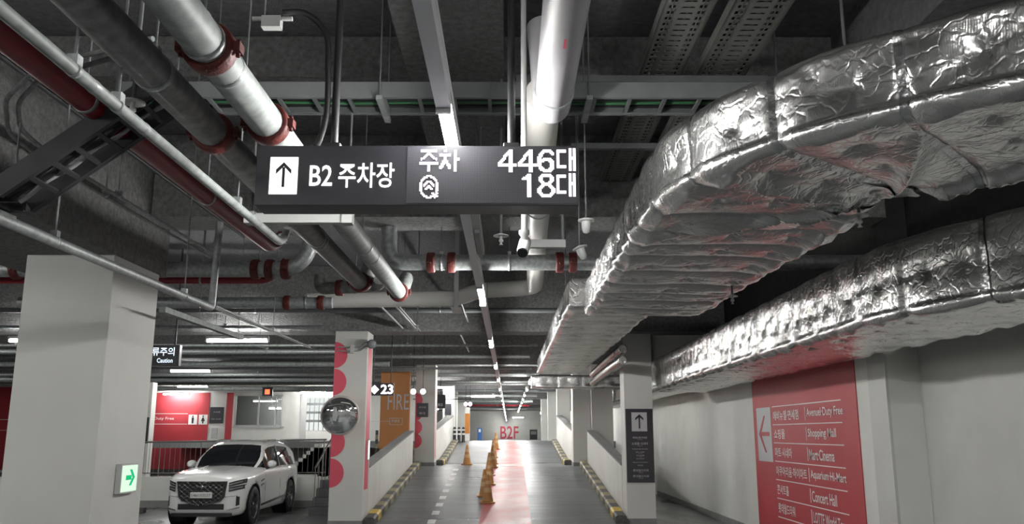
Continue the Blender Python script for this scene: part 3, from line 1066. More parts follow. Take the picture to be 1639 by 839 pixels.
t = thing('pipe_support', 'white drop bracket holding the white pipe over the lane', 'bracket', (-0.74, 11.7, 3.37))
m = MB()
q0, q1 = P(730, 492, Y=11.7), P(732, 438, Y=11.7)
m.bar((q0.x, 11.7, q0.z), (q0.x, 11.7, 4.69), 0.06, 0.03, up=(0, 1, 0))
m.build('post', 'white_metal', t)
MB().box(q0.x - 0.07, q0.x + 0.07, 11.68, 12.1, q0.z - 0.03, q0.z).build('foot_plate', 'white_metal', t)

# ------------------------------------------------------------------ trays, struts
def ladder(name, label, a, b, wid, rail, rung_gap, mat, up=Z_, cables=(), rods=None, railmat=None, cat='cable tray'):
    a, b = Vector(a), Vector(b)
    d = unit(b - a)
    side = d.cross(up).normalized()
    upv = side.cross(d).normalized()
    t = thing(name, label, cat, (a + b) / 2)
    for s in (-1, 1):
        m = MB()
        m.bar(a + side * s * wid / 2 + upv * rail / 2, b + side * s * wid / 2 + upv * rail / 2, 0.014, rail, up=upv)
        m.bar(a + side * s * (wid / 2 - 0.012) + upv * 0.006, b + side * s * (wid / 2 - 0.012) + upv * 0.006, 0.03, 0.008, up=upv)
        m.build('side_rail', railmat or mat, t)
    L = (b - a).length
    n = int(L / rung_gap)
    for k in range(n):
        p = a + d * (k + 0.5) * rung_gap + upv * 0.012
        m = MB()
        m.bar(p - side * wid / 2, p + side * wid / 2, 0.024, 0.018, up=upv)
        m.build('rung', mat, t)
    for (off, r, cm) in cables:
        m = MB()
        pts = []
        for k in range(25):
            q = k / 24
            pts.append(a.lerp(b, q) + side * (off + 0.012 * math.sin(q * 19 + off * 40)) + upv * (0.03 + r))
        m.tube(pts, r, 8)
        m.build('cable', cm, t)
    for (q, top) in rods or ():
        p = a.lerp(b, q)
        for s in (-1, 1):
            m = MB()
            e = p + side * s * (wid / 2 + 0.03)
            m.tube([e - upv * 0.02, (e.x, e.y, top)], 0.006, 6)
            m.build('hanger_rod', 'steel_grey', t)
        m = MB()
        m.bar(p - side * (wid / 2 + 0.06) - upv * 0.02, p + side * (wid / 2 + 0.06) - upv * 0.02, 0.04, 0.03, up=upv)
        m.build('support_strut', 'galv_light', t)
    return t


ladder('cable_ladder', 'long dark cable ladder crossing above the hanging sign with green cables', (-2.6, 5.43, 3.79), (2.35, 5.43, 3.79), 0.31, 0.11, 0.235, 'steel_grey',
       cables=((-0.09, 0.012, 'black_rubber'), (-0.03, 0.011, 'cable_green'), (0.03, 0.013, 'black_rubber'), (0.08, 0.010, 'cable_green')), rods=((0.352, 4.69), (0.632, 4.69), (0.08, 4.69)))
lt = ladder('cable_ladder', 'dark sloping cable ladder dropping to the left under the red pipe', (-1.80, 4.15, 3.27), (-2.50, 4.15, 2.74), 0.30, 0.10, 0.13, 'tray',
            cables=((-0.05, 0.014, 'black_rubber'), (0.0, 0.016, 'black_rubber'), (0.05, 0.012, 'white_pipe')), rods=())
ladder('cable_ladder', 'level dark cable ladder at the left edge below the sloping one', (-2.54, 4.15, 2.74), (-4.6, 4.15, 2.74), 0.30, 0.10, 0.14, 'tray',
       cables=((-0.05, 0.014, 'black_rubber'), (0.03, 0.016, 'black_rubber')), rods=((0.05, 3.25),))


def perforated_tray(label, x0, x1, y0, y1, z, lift=0.07):
    t = thing('perforated_tray', label, 'cable tray', ((x0 + x1) / 2, (y0 + y1) / 2, z))
    m = MB()                                    # bottom sheet with real slots
    nx, step = 11, 0.075
    w_ = (x1 - x0) / nx
    ny = int((y1 - y0) / step)
    xs = [x0 + w_ * i for i in range(nx + 1)]
    for i in range(nx):
        if i in (1, 2, 8, 9):
            for j in range(ny):
                y = y0 + j * step
                m.box(xs[i], xs[i + 1], y, y + step * 0.45, z, z + 0.004)
            m.box(xs[i + 1] - w_ * 0.3, xs[i + 1], y0, y1, z, z + 0.004)
        elif i in (4, 5, 6):
            for j in range(0, ny):
                y = y0 + j * step
                m.box(xs[i], xs[i + 1], y, y + step * 0.72, z, z + 0.004)
        else:
            m.box(xs[i], xs[i + 1], y0, y1, z, z + 0.004)
    m.build('slotted_sheet', 'tray_pale', t)
    for x in (x0, x1):
        m = MB()
        m.box(x - 0.006, x + 0.006, y0, y1, z, z + lift)
        m.build('side_rail', 'tray_pale', t)
    m = MB()
    for k, x in enumerate(np.linspace(x0 + 0.05, x1 - 0.05, 5)):
        m.tube([(x + 0.01 * math.sin(y * 3 + k), y, z + 0.025) for y in np.linspace(y0, y1, 24)], 0.016, 6)
    m.build('cable_bundle', 'black_rubber', t)
    return t


M['tray_pale'] = material('tray_pale_steel', (0.25, 0.25, 0.235), 0.5, 0.25, var=0.1, vscale=8)
perforated_tray('left of the two slotted cable trays at upper right', 0.95, 1.25, 0.5, 8.4, 4.17)
perforated_tray('right of the two slotted cable trays at upper right', 1.37, 1.72, 0.5, 8.4, 4.17)
for y, x0, x1, z, lab in ((4.02, 0.68, 2.1, 4.11, 'grey strut across the slotted trays, nearest the camera'), (5.75, 0.05, 2.0, 4.10, 'grey strut across the slotted trays above the hanging sign'),
                          (7.2, 0.55, 1.9, 4.10, 'grey strut across the slotted trays, farthest')):
    t = thing('tray_strut', lab, 'strut', ((x0 + x1) / 2, y, z), 'struts under the slotted trays')
    m = MB()
    m.box(x0, x1, y - 0.03, y + 0.03, z, z + 0.05)
    m.build('channel', 'steel_grey', t)
    for x in (x0 + 0.05, x1 - 0.05):
        MB().tube([(x, y, z + 0.05), (x, y, 4.69)], 0.007, 6).build('hanger_rod', 'steel_grey', t)
t = thing('pipe_strut', 'white channel strut under the two ceiling drains just below the sign', 'strut', (-1.41, 5.5, 3.0))
m = MB()
m.box(-1.70, -1.12, 5.47, 5.53, 2.985, 3.05)
m.build('channel', 'white_metal', t)
for x in (-1.735, -1.085):
    m = MB()
    m.box(x - 0.035, x + 0.035, 5.455, 5.545, 2.98, 3.06)
    m.build('end_bracket', 'white_metal', t)
    MB().tube([(x, 5.5, 3.075), (x, 5.5, 3.765)], 0.008, 6).build('hanger_rod', 'steel_grey', t)
for x in (-1.6, -1.47, -1.4, -1.2):
    m = MB()
    m.box(x - 0.012, x + 0.012, 5.46, 5.54, 3.05, 3.064)
    m.build('strap_lug', 'white_metal', t)
t = thing('batten', 'unlit white batten beside the tube row just under the sign', 'light fitting', (-0.33, 6.3, 3.03))
MB().box(-0.275, -0.215, 5.75, 7.15, 3.12, 3.18).build('housing', 'white_metal', t)
MB().box(-0.262, -0.228, 6.2, 7.1, 3.09, 3.12).build('diffuser', 'white_pipe', t)
for y in (6.0, 6.9):
    MB().tube([(-0.245, y, 3.18), (-0.245, y, 4.2)], 0.006, 6).build('hanger_rod', 'steel_grey', t)
# ------------------------------------------------------------------ sprinkler heads, detectors, camera
def sprinkler(px, py, z, label, top=4.69, rad=0.055):
    p = P(px, py, Z=z)
    t = thing('ceiling_sprinkler', label, 'sprinkler', p, 'sprinkler heads with white guard plates')
    m = MB()
    m.lathe([(0.012, 0.0), (rad, -0.006), (rad, 0.0), (0.014, 0.014)], p, Z_, 20)
    m.build('guard_plate', 'white_metal', t)
    m = MB()
    m.lathe([(0.011, 0), (0.011, -0.03), (0.017, -0.034), (0.017, -0.045), (0.008, -0.05), (0.008, -0.065), (0.014, -0.067), (0.014, -0.071)], p, Z_, 12)
    m.build('nozzle', 'white_metal', t)
    m = MB()
    m.tube([p + Z_ * 0.01, (p.x, p.y, top)], 0.01, 8)
    m.build('drop_pipe', 'steel_grey', t)
    return t


sprinkler(213, 163, 3.1, 'white sprinkler plate above the sloping cable ladder')
sprinkler(457, 376, 3.1, 'white sprinkler plate left of the white strut under the sign')
sprinkler(802, 377, 3.0, 'white sprinkler plate left of the small camera')
sprinkler(1375, 345, 2.85, 'white sprinkler plate between the two foil ducts')
sprinkler(1172, 474, 2.8, 'small white sprinkler plate below the big foil duct', rad=0.05)
sprinkler(668, 522, 3.1, 'tiny white sprinkler plate far over the first ramp', rad=0.05)
for px, py, tilt, lab in ((938, 352, 0.0, 'white bell-shaped detector hanging beside the big duct, upper of two'), (928, 396, 0.35, 'tilted white bell-shaped detector beside the big duct, lower of two')):
    p = P(px, py, Y=5.8 if tilt == 0 else 6.2)
    t = thing('detector', lab, 'detector', p, 'bell-shaped detectors')
    ax = unit((-tilt, 0, 1))
    m = MB()
    m.lathe([(0.02, 0.012), (0.058, 0.0), (0.058, -0.008), (0.034, -0.014)], p, ax, 20)
    m.build('plate', 'white_metal', t)
    m = MB()
    m.lathe([(0.034, -0.014), (0.031, -0.055), (0.024, -0.09), (0.010, -0.1)], p, ax, 18)
    m.build('bell', 'white_metal', t)
    MB().tube([p + ax * 0.012, (p.x, p.y, 4.69)], 0.006, 6).build('drop_rod', 'steel_grey', t)
p = P(839, 375, Y=4.5)
t = thing('security_camera', 'white bullet camera hanging on a pole below the sign', 'camera', p)
MB().tube([p, (p.x, p.y, 4.69)], 0.016, 12).build('drop_pole', 'white_metal', t)
m = MB()
m.lathe([(0.03, 0.02), (0.03, 0.0), (0.018, -0.015), (0.018, -0.05)], p, Z_, 16)
m.build('mount_cup', 'white_metal', t)
bd = unit((-0.1, -0.62, -0.5))
bc = p + Z_ * -0.065
m = MB()
m.lathe([(0.0, 0.075), (0.026, 0.07), (0.034, 0.05), (0.034, -0.07), (0.031, -0.085)], bc, -bd, 20)
m.build('camera_body', 'white_metal', t)
m = MB()
m.lathe([(0.029, 0.0), (0.029, 0.006), (0.018, 0.008), (0.0, 0.004)], bc + bd * 0.082, bd, 20)
m.build('lens', 'car_glass', t)
t = thing('pipe_support', 'white bracket with a stub beside the small camera', 'bracket', (0.24, 6.0, 2.98))
q = P(880, 397, Y=6.3)
MB().box(q.x - 0.15, q.x + 0.12, 6.27, 6.33, q.z, q.z + 0.06).build('plate', 'white_metal', t)
MB().tube([(q.x + 0.1, 6.3, q.z + 0.06), (q.x + 0.1, 6.3, 4.69)], 0.012, 8).build('hanger_rod', 'steel_grey', t)
jb = P(434, 33, Y=3.9)
t = thing('junction_box', 'small white junction box with a black cable loop at top left of the sign pole', 'junction box', jb)
m = MB()
m.box(jb.x - 0.05, jb.x + 0.045, jb.y, jb.y + 0.05, jb.z - 0.03, jb.z + 0.03)
m.build('box', 'white_metal', t)
for s in (-1, 1):
    MB().tube([jb + Vector((s * 0.05, 0.02, 0.02)), jb + Vector((s * 0.1, 0.02, 0.02))], 0.012, 8).build('gland', 'white_metal', t)
MB().tube([jb + Vector((-0.04, 0.02, 0.03)), (jb.x - 0.04, jb.y + 0.02, 4.69)], 0.004, 6).build('hanger_rod', 'galv_light', t)

# ------------------------------------------------------------------ hanging parking sign
SY = 3.9
sx0, sx1, sz0, sz1 = -1.222, 0.333, 2.672, 2.972
sg = thing('parking_sign', 'wide black hanging parking sign with lit arrow and space counts', 'sign', ((sx0 + sx1) / 2, SY, sz0))
MB().box(sx0, sx1, SY, SY + 0.17, sz0, sz1).build('housing', 'black_panel', sg, bevel=0.004)
MB().box(-0.495, sx1 - 0.008, SY - 0.003, SY, sz0 + 0.012, sz1 - 0.006).build('led_board', 'led_board', sg)
a0, a1 = P(430, 311, Y=SY), P(478, 252, Y=SY)
MB().box(a0.x, a1.x, SY - 0.004, SY, a0.z, a1.z).build('lit_arrow_panel', 'led_sign', sg)
ac, ah = (a0.x + a1.x) / 2, a1.z - a0.z
m = MB()
yy = SY - 0.007
zt = a1.z - 0.026
m.prism([(-0.0065, -0.105), (0.0065, -0.105), (0.0065, -0.005), (-0.0065, -0.005)], (ac, yy, zt - 0.02), X_, Z_, 0.002)
m.prism([(0, 0), (0, -0.021), (-0.037, -0.060), (-0.037, -0.038)], (ac, yy, zt), X_, Z_, 0.002)
m.prism([(0, 0), (0.037, -0.038), (0.037, -0.060), (0, -0.021)], (ac, yy, zt), X_, Z_, 0.002)
m.build('arrow', 'dark_print', sg)
q0, q1 = P(495, 298, Y=SY), P(533, 265, Y=SY)
MB().text('B2', (q0.x, SY - 0.002, q0.z), X_, Z_, q1.x - q0.x, q1.z - q0.z, bold=0.012).build('lit_lettering', 'led_sign', sg)
q0, q1 = P(541, 301, Y=SY), P(632, 261, Y=SY)
MB().text('주차장', (q0.x, SY - 0.002, q0.z), X_, Z_, q1.x - q0.x, q1.z - q0.z, bold=0.012).build('lit_lettering', 'led_sign', sg)

G = {}
G['ju'] = '''.XXXXXXXXXXXX.
.XXXXXXXXXXXX.
......XX......
.....XXXX.....
....XX..XX....
...XX....XX...
.XXX......XXX.
.X..........X.
..............
XXXXXXXXXXXXXX
XXXXXXXXXXXXXX
......XX......
......XX......
......XX......
......XX......
......XX......'''
G['cha'] = '''...XX.....XX..
...XX.....XX..
..........XX..
XXXXXXXX..XX..
XXXXXXXX..XX..
...XX.....XX..
...XX.....XXXX
...XX.....XXXX
..XXXX....XX..
..XXXX....XX..
.XXX.XX...XX..
.XX..XXX..XX..
XXX...XX..XX..
XX....XX..XX..
..........XX..
..........XX..'''
G['4'] = '''........XXX...
.......XXXX...
......XXXXX...
.....XXXXXX...
....XXX.XXX...
....XX..XXX...
...XXX..XXX...
..XXX...XXX...
.XXX....XXX...
XXX.....XXX...
XXXXXXXXXXXXXX
XXXXXXXXXXXXXX
........XXX...
........XXX...
........XXX...
........XXX...'''
G['6'] = '''....XXXXXX....
...XXXXXXXX...
..XXX....XXX..
.XXX......XX..
.XXX..........
XXX...........
XXX.XXXXXX....
XXXXXXXXXXX...
XXXXX...XXXX..
XXX......XXX..
XXX......XXX..
XXX......XXX..
.XXX.....XXX..
.XXXX...XXXX..
..XXXXXXXXX...
....XXXXXX....'''
G['1'] = '''.....XXX......
....XXXX......
..XXXXXX......
.XXXXXXX......
.....XXX......
.....XXX......
.....XXX......
.....XXX......
.....XXX......
.....XXX......
.....XXX......
.....XXX......
.....XXX......
.....XXX......
.....XXX......
.....XXX......'''
G['8'] = '''...XXXXXXX....
..XXXXXXXXX...
.XXX.....XXX..
.XXX.....XXX..
.XXX.....XXX..
..XXX...XXX...
...XXXXXXX....
...XXXXXXX....
..XXX...XXX...
.XXX.....XXX..
XXX.......XXX.
XXX.......XXX.
XXX.......XXX.
.XXX.....XXX..
..XXXXXXXXX...
...XXXXXXX....'''
G['dae'] = '''.........XX.XX
XXXXXXX..XX.XX
XXXXXXX..XX.XX
XX.......XX.XX
XX.......XX.XX
XX.......XX.XX
XX.......XXXXX
XX.......XXXXX
XX.......XX.XX
XX.......XX.XX
XX.......XX.XX
XX.......XX.XX
XXXXXXX..XX.XX
XXXXXXX..XX.XX
.........XX.XX
.........XX.XX'''
G['icon'] = '''.....XXXX.....
...XXX..XXX...
..XX......XX..
.XX........XX.
.X...XXXX...X.
XX..XX..XX..XX
XX.XX....XX.XX
XX.X..XX..X.XX
XX...XXXX...XX
XX..XX..XX..XX
XX..........XX
.X..........X.
.XX......XX.XX
..XX......XXX.
...XXX..XXXXXX
.....XXXX..X..'''


def led(name, glyphs, parent):
    m = MB()
    for (g, px, py, pw, ph) in glyphs:
        rows = G[g].split('\n')
        a, b = P(px, py + ph, Y=SY), P(px + pw, py, Y=SY)
        dw, dh = (b.x - a.x) / 14, (b.z - a.z) / 16
        for r, row in enumerate(rows):
            for c_, ch in enumerate(row):
                if ch == 'X':
                    x, z = a.x + c_ * dw, b.z - (r + 1) * dh
                    m.box(x, x + dw * 0.97, SY - 0.006, SY - 0.003, z, z + dh * 0.97)
    return m.build(name, 'led_dot', parent)


led('lit_led_lettering', (('ju', 671, 240, 31, 35), ('cha', 703, 240, 33, 35)), sg)
led('lit_led_icon', (('icon', 671, 281, 31, 37),), sg)
led('lit_led_count', (('4', 797, 240, 30, 36), ('4', 829, 240, 30, 36), ('6', 860, 240, 31, 36), ('dae', 891, 238, 30, 36)), sg)
led('lit_led_count', (('1', 833, 279, 30, 37), ('8', 860, 279, 31, 37), ('dae', 891, 278, 30, 37)), sg)
for x in (-0.868, 0.010):
    MB().tube([(x, SY + 0.08, sz1 + 0.03), (x, SY + 0.08, 4.69)], 0.019, 12).build('pole', 'black', sg)
    m = MB()
    m.box(x - 0.04, x + 0.04, SY + 0.03, SY + 0.13, sz1, sz1 + 0.03)
    m.build('pole_socket', 'black', sg, bevel=0.006)
m = MB()
cp = [P(452, 20, Y=3.93), P(490, 22, Y=3.96), P(522, 55, Y=3.97), P(525, 110, Y=3.97), P(523, 180, Y=3.97), P(512, 222, Y=3.98), P(505, 234, Y=3.98)]
cpf = []
for i in range(len(cp) - 1):
    p0, p1, p2, p3 = cp[max(i - 1, 0)], cp[i], cp[i + 1], cp[min(i + 2, len(cp) - 1)]
    for k in range(6):
        q = k / 6
        cpf.append(0.5 * ((2 * p1) + (p2 - p0) * q + (2 * p0 - 5 * p1 + 4 * p2 - p3) * q * q + (3 * p1 - p0 - 3 * p2 + p3) * q ** 3))
cpf.append(cp[-1])
m.tube(cpf, 0.015, 10)
m.build('cable_hose', 'black_rubber', sg)

# ------------------------------------------------------------------ red directory on the right wall
WX = 4.0
ds = thing('wall_directory', 'large red directory with white lettering on the right wall', 'sign', (WX, 11.9, 0))
MB().box(WX - 0.012, WX - 0.001, 9.80, 13.99, 0.03, 3.2).build('panel', 'red_paint', ds)
U, V = Vector((0, -1, 0)), Z_
m = MB()
m.prism([(0, 0), (0.74, 0), (0.74, 0.82), (0, 0.82)], (WX - 0.016, 13.80, 1.185), U, V, 0.003)
m.build('arrow_panel', 'pale_print', ds)
m = MB()
o = (WX - 0.020, 13.43, 1.60)
m.prism([(-0.2, -0.03), (0.27, -0.03), (0.27, 0.03), (-0.2, 0.03)], o, U, V, 0.003)
m.prism([(-0.27, 0), (0.02, 0.28), (0.09, 0.28), (-0.17, 0)], o, U, V, 0.003)
m.prism([(-0.27, 0), (-0.17, 0), (0.09, -0.28), (0.02, -0.28)], o, U, V, 0.003)
m.build('arrow', 'red_paint', ds)
rowsd = [('에비뉴엘·면세점', 1.13, 'Avenuel·Duty Free', 1.16), ('쇼핑몰', 0.50, 'Shopping Mall', 0.92), ('마트·시네마', 0.76, 'Mart·Cinema', 0.82),
         ('아쿠아리움·하이마트', 1.32, 'Aquarium·Hi-Mart', 1.12), ('콘서트홀', 0.52, 'Concert Hall', 0.80), ('롯데월드타워', 0.74, 'LOTTE World Tower', 1.12)]
m = MB()
for k in range(7):
    z = 2.003 - 0.2665 * k
    m.prism([(0, -0.006), (2.71, -0.006), (2.71, 0.006), (0, 0.006)], (WX - 0.016, 12.97, z), U, V, 0.003)
m.build('ruled_lines', 'white_print', ds)
m = MB()
for k in range(6):
    z = 2.003 - 0.2665 * k - 0.135
    m.prism([(0, -0.09), (0.014, -0.09), (0.014, 0.09), (0, 0.09)], (WX - 0.016, 11.54, z), U, V, 0.003)
m.build('dividers', 'white_print', ds)
for k, (ko, kw, en, ew) in enumerate(rowsd):
    z = 2.003 - 0.2665 * k - 0.205
    MB().text(ko, (WX - 0.013, 12.93, z), U, V, kw * 1.0, 0.14, bold=0.01).build('korean_lettering', 'white_print', ds)
    MB().text(en, (WX - 0.013, 11.47, z), U, V, ew * 1.08, 0.14, bold=0.01).build('english_lettering', 'white_print', ds)

# ------------------------------------------------------------------ black direction board on the right ramp column
CYF = 15.9
bs = thing('direction_board', 'tall black direction board with up arrow on the right ramp column', 'sign', (2.405, CYF, 0.74))
MB().box(2.155, 2.658, CYF - 0.022, CYF - 0.001, 0.735, 2.06).build('panel', 'black_panel', bs, bevel=0.003)
m = MB()
m.prism([(0, 0), (0.285, 0), (0.285, 0.345), (0, 0.345)], (2.265, CYF - 0.025, 1.65), X_, Z_, 0.003)
m.build('arrow_panel', 'pale_print', bs)
m = MB()
o = (2.4075, CYF - 0.029, 1.83)
m.prism([(-0.013, -0.13), (0.013, -0.13), (0.013, 0.1), (-0.013, 0.1)], o, X_, Z_, 0.003)
m.prism([(0, 0.13), (0, 0.085), (-0.075, 0.02), (-0.075, 0.06)], o, X_, Z_, 0.003)
m.prism([(0, 0.13), (0.075, 0.06), (0.075, 0.02), (0, 0.085)], o, X_, Z_, 0.003)
m.build('arrow', 'dark_print', bs)
for (tx, z, w_, h_) in (('에비뉴엘·면세점', 1.515, .26, .04), ('Avenuel·Duty Free', 1.49, .09, .014), ('쇼핑몰·시네마', 1.405, .30, .045), ('Shopping Mall', 1.38, .09, .014),
                        ('아쿠아리움·하이마트', 1.318, .29, .022), ('마트·시네마', 1.262, .16, .024), ('Mart·Cinema', 1.247, .07, .01),
                        ('콘서트홀', 1.205, .15, .022), ('Concert Hall', 1.19, .07, .01), ('하이마트', 1.146, .15, .022), ('Aquarium·Hi-Mart', 1.08, .28, .022), ('마트', 1.025, .10, .024),
                        ('롯데월드타워', .925, .28, .045), ('LOTTE World Tower', .90, .09, .012), ('롯데월드타워', .825, .29, .042), ('LOTTE', .80, .08, .012)):
    MB().text(tx, (2.407, CYF - 0.0225, z), X_, Z_, w_, h_, align='C').build('lettering', 'pale_print', bs)

# ------------------------------------------------------------------ kerb blocks
def kerb(name, x, y0, y1, label, wid=0.2):
    m = MB()
    n = max(2, int(round((y1 - y0) / 0.42)))
    t = thing(name, label, 'kerb', (x, (y0 + y1) / 2, ramp_z((y0 + y1) / 2)), 'black and yellow ramp kerbs')
    for mat_i, mn, pn in ((0, 'kerb_black', 'black_blocks'), (1, 'yellow', 'yellow_blocks'), (2, 'yellow_bright', 'bright_yellow_block')):
        m = MB()
        for k in range(n):
            if (0 if k % 2 == 0 else 2 if k == 1 else 1) != mat_i:
                continue
            a, b = y0 + (y1 - y0) * k / n, y0 + (y1 - y0) * (k + 1) / n
            za, zb = ramp_z(a) + 0.004, ramp_z(b) + 0.004
            h, c = 0.14, 0.03
            prof = [(-wid / 2, 0), (wid / 2, 0), (wid / 2, h - c), (wid / 2 - c, h), (-wid / 2 + c, h), (-wid / 2, h - c)]
            vs = [(x + p, a, za + q) for p, q in prof] + [(x + p, b, zb + q) for p, q in prof]
            fs = [tuple(range(6)), tuple(range(11, 5, -1))] + [(i, 6 + i, 6 + (i + 1) % 6, (i + 1) % 6) for i in range(6)]
            m.add(vs, fs)
        m.build(pn, mn, t)
    return t


kerb('kerb', -2.485, 15.56, 23.5, 'long black and yellow kerb at the foot of the left ramp wall')
kerb('kerb', 2.015, 15.75, 23.5, 'long black and yellow kerb along the right ramp wall, starting by the direction board')
kerb('kerb', -1.965, 24.4, 31.6, 'black and yellow kerb up the left side of the upper ramp')
kerb('kerb', 1.665, 24.4, 31.6, 'black and yellow kerb up the right side of the upper ramp')

# ------------------------------------------------------------------ cones
def cone_thing(x, y, label):
    t = thing('traffic_cone', label, 'traffic cone', (x, y, ramp_z(y) + 0.012), 'faded orange cones down the ramp')
    m = MB()
    s = 0.155
    z = ramp_z(y) + 0.010
    sl = 0.0925 if (15.5 < y < 23.5 or 25.7 < y < 32.4) else 0.0
    vs = [(x + a * s, y + b * s, z + b * s * sl + c) for c in (0, 0.025) for a, b in ((-1, -.8), (-.8, -1), (.8, -1), (1, -.8), (1, .8), (.8, 1), (-.8, 1), (-1, .8))]
    m.add(vs, [tuple(range(7, -1, -1)), tuple(range(8, 16))] + [(i, (i + 1) % 8, 8 + (i + 1) % 8, 8 + i) for i in range(8)])
    m.build('base', 'cone', t)
    prof = [(0.118, 0.02), (0.112, 0.04), (0.027, 0.54), (0.018, 0.555), (0.0, 0.555)]
    MB().lathe(prof, (x, y, z), Z_, 20).build('body', 'cone', t)
    for h0, h1 in ((0.20, 0.29), (0.36, 0.43)):
        rr_ = lambda h: 0.112 - (h - 0.04) * 0.17 + 0.003
        MB().lathe([(rr_(h0), h0), (rr_(h1), h1)], (x, y, z), Z_, 20, cap=False).build('reflective_band', 'cone_band', t)
    return t


for i, (x, y, lab) in enumerate(((-0.44, 17.9, 'nearest orange cone standing at the edge of the red lane'), (-0.53, 18.7, 'orange cone just behind and left of the nearest one'),
                                 (-0.47, 20.3, 'third orange cone up the first ramp'), (-0.50, 21.8, 'fourth orange cone up the first ramp'),
                                 (-0.45, 23.3, 'orange cone at the top of the first ramp'), (-0.46, 25.0, 'orange cone on the landing between the ramps'),
                                 (-0.50, 27.2, 'orange cone at the bottom of the upper ramp'), (-0.46, 29.6, 'farthest orange cone up the upper ramp'),
                                 (-1.19, 24.4, 'orange cone standing alone left of the others'))):
    cone_thing(x, y, lab)

# ------------------------------------------------------------------ near left column: exit light; caution sign
el = thing('exit_light', 'small lit exit box with green arrow on the big left column', 'exit light', (-3.72, 8.4, 1.04))
MB().box(-3.719, -3.665, 8.22, 8.58, 1.045, 1.32).build('case', 'white_metal', el, bevel=0.004)
MB().box(-3.665, -3.660, 8.235, 8.565, 1.06, 1.305).build('lit_face', 'exit_face', el)
m = MB()
o = (-3.656, 8.4, 1.19)
UY = Vector((0, 1, 0))
m.prism([(-0.085, -0.022), (0.03, -0.022), (0.03, 0.022), (-0.085, 0.022)], o, UY, Z_, 0.003)
m.prism([(-0.01, 0.075), (0.035, 0.075), (0.105, 0), (0.035, -0.075), (-0.01, -0.075), (0.055, 0)], o, UY, Z_, 0.003)
m.build('green_arrow', 'led_green', el)
cs = thing('caution_sign', 'dark caution sign half hidden behind the big left column', 'sign', (-5.85, 14.0, 2.71))
MB().box(-6.30, -5.46, 14.0, 14.1, 2.705, 3.05).build('housing', 'black_panel', cs, bevel=0.004)
MB().text('합류주의', (-5.54, 13.998, 2.87), X_, Z_, 0.50, 0.14, align='R', bold=0.012).build('lit_lettering', 'led_blue', cs)
MB().text('Caution', (-5.56, 13.998, 2.755), X_, Z_, 0.26, 0.075, align='R', bold=0.012).build('lit_lettering', 'led_blue', cs)
for x in (-6.2, -5.56):
    MB().tube([(x, 14.05, 3.05), (x, 14.05, 4.69)], 0.015, 8).build('pole', 'black', cs)

# ------------------------------------------------------------------ pink-dotted ramp column
FY = 15.5
dec = None
for k, (cz, r) in enumerate(((3.02, 0.235), (2.53, 0.235), (2.04, 0.235), (1.45, 0.25), (0.92, 0.25))):
    m = MB()
    pts = [(r * math.cos(a), r * math.sin(a)) for a in np.linspace(-PI / 2, PI / 2, 22)]
    m.prism([(p, q * 1.02) for p, q in pts], (-3.2, FY - 0.003, cz), X_, Z_, 0.002)
    lab = 'pink half disc on the ramp column, %s' % ('topmost of five', 'second from the top', 'third, behind the convex mirror', 'just below the mirror', 'lowest of five')[k]
    tag(m.build('painted_half_disc', 'pink_paint'), lab, 'painted dot', 'pink half discs on the ramp column')
st = thing('painted_stripe', 'pink upright stripe on the ramp side of the dotted column', 'painted stripe', (-2.6, 15.82, 0.6))
m = MB()
m.prism([(0, 0), (0.40, 0), (0.40, 2.55), (0, 2.55)], (-2.597, 15.60, 0.62), UY, Z_, 0.002)
m.build('stripe', 'pink_paint', st)
MB().text('EXIT', (-2.598, 15.72, 1.55), Z_, Vector((0, -1, 0)), 0.34, 0.09, depth=-0.004).build('lettering', 'white_print', st)
gl = thing('guide_lamp', 'small lit white lamp low on the pink stripe', 'lamp', (-2.58, 15.85, 1.15))
MB().box(-2.596, -2.575, 15.78, 15.94, 1.13, 1.50).build('case', 'white_metal', gl)
MB().box(-2.575, -2.570, 15.80, 15.92, 1.15, 1.48).build('lit_face', 'led_sign', gl)

mr = thing('convex_mirror', 'round convex traffic mirror on the pink-dotted column', 'mirror', (-2.97, 15.1, 1.92))
mc = Vector((-2.96, 15.02, 1.92))
ax = unit((0.10, -1.0, -0.06))
MB().lathe([(0.315, 0.0), (0.31, 0.02), (0.26, 0.04), (0.18, 0.058), (0.09, 0.069), (0.0, 0.072)], mc, ax, 40, cap=False).build('mirror_face', 'mirror', mr)
MB().lathe([(0.30, -0.03), (0.335, -0.025), (0.345, 0.0), (0.335, 0.022), (0.312, 0.022)], mc, ax, 40, cap=False).build('rim', 'mirror_rim', mr)
MB().lathe([(0.0, -0.05), (0.1, -0.048), (0.30, -0.03)], mc, ax, 40, cap=False).build('back_shell', 'orange_paint', mr)
m = MB()
m.tube([mc - ax * 0.05, mc - ax * 0.3, (-2.96, 15.49, 1.92)], 0.02, 10)
m.box(-3.02, -2.90, 15.47, 15.499, 1.84, 2.0)
m.build('bracket', 'steel_grey', mr)

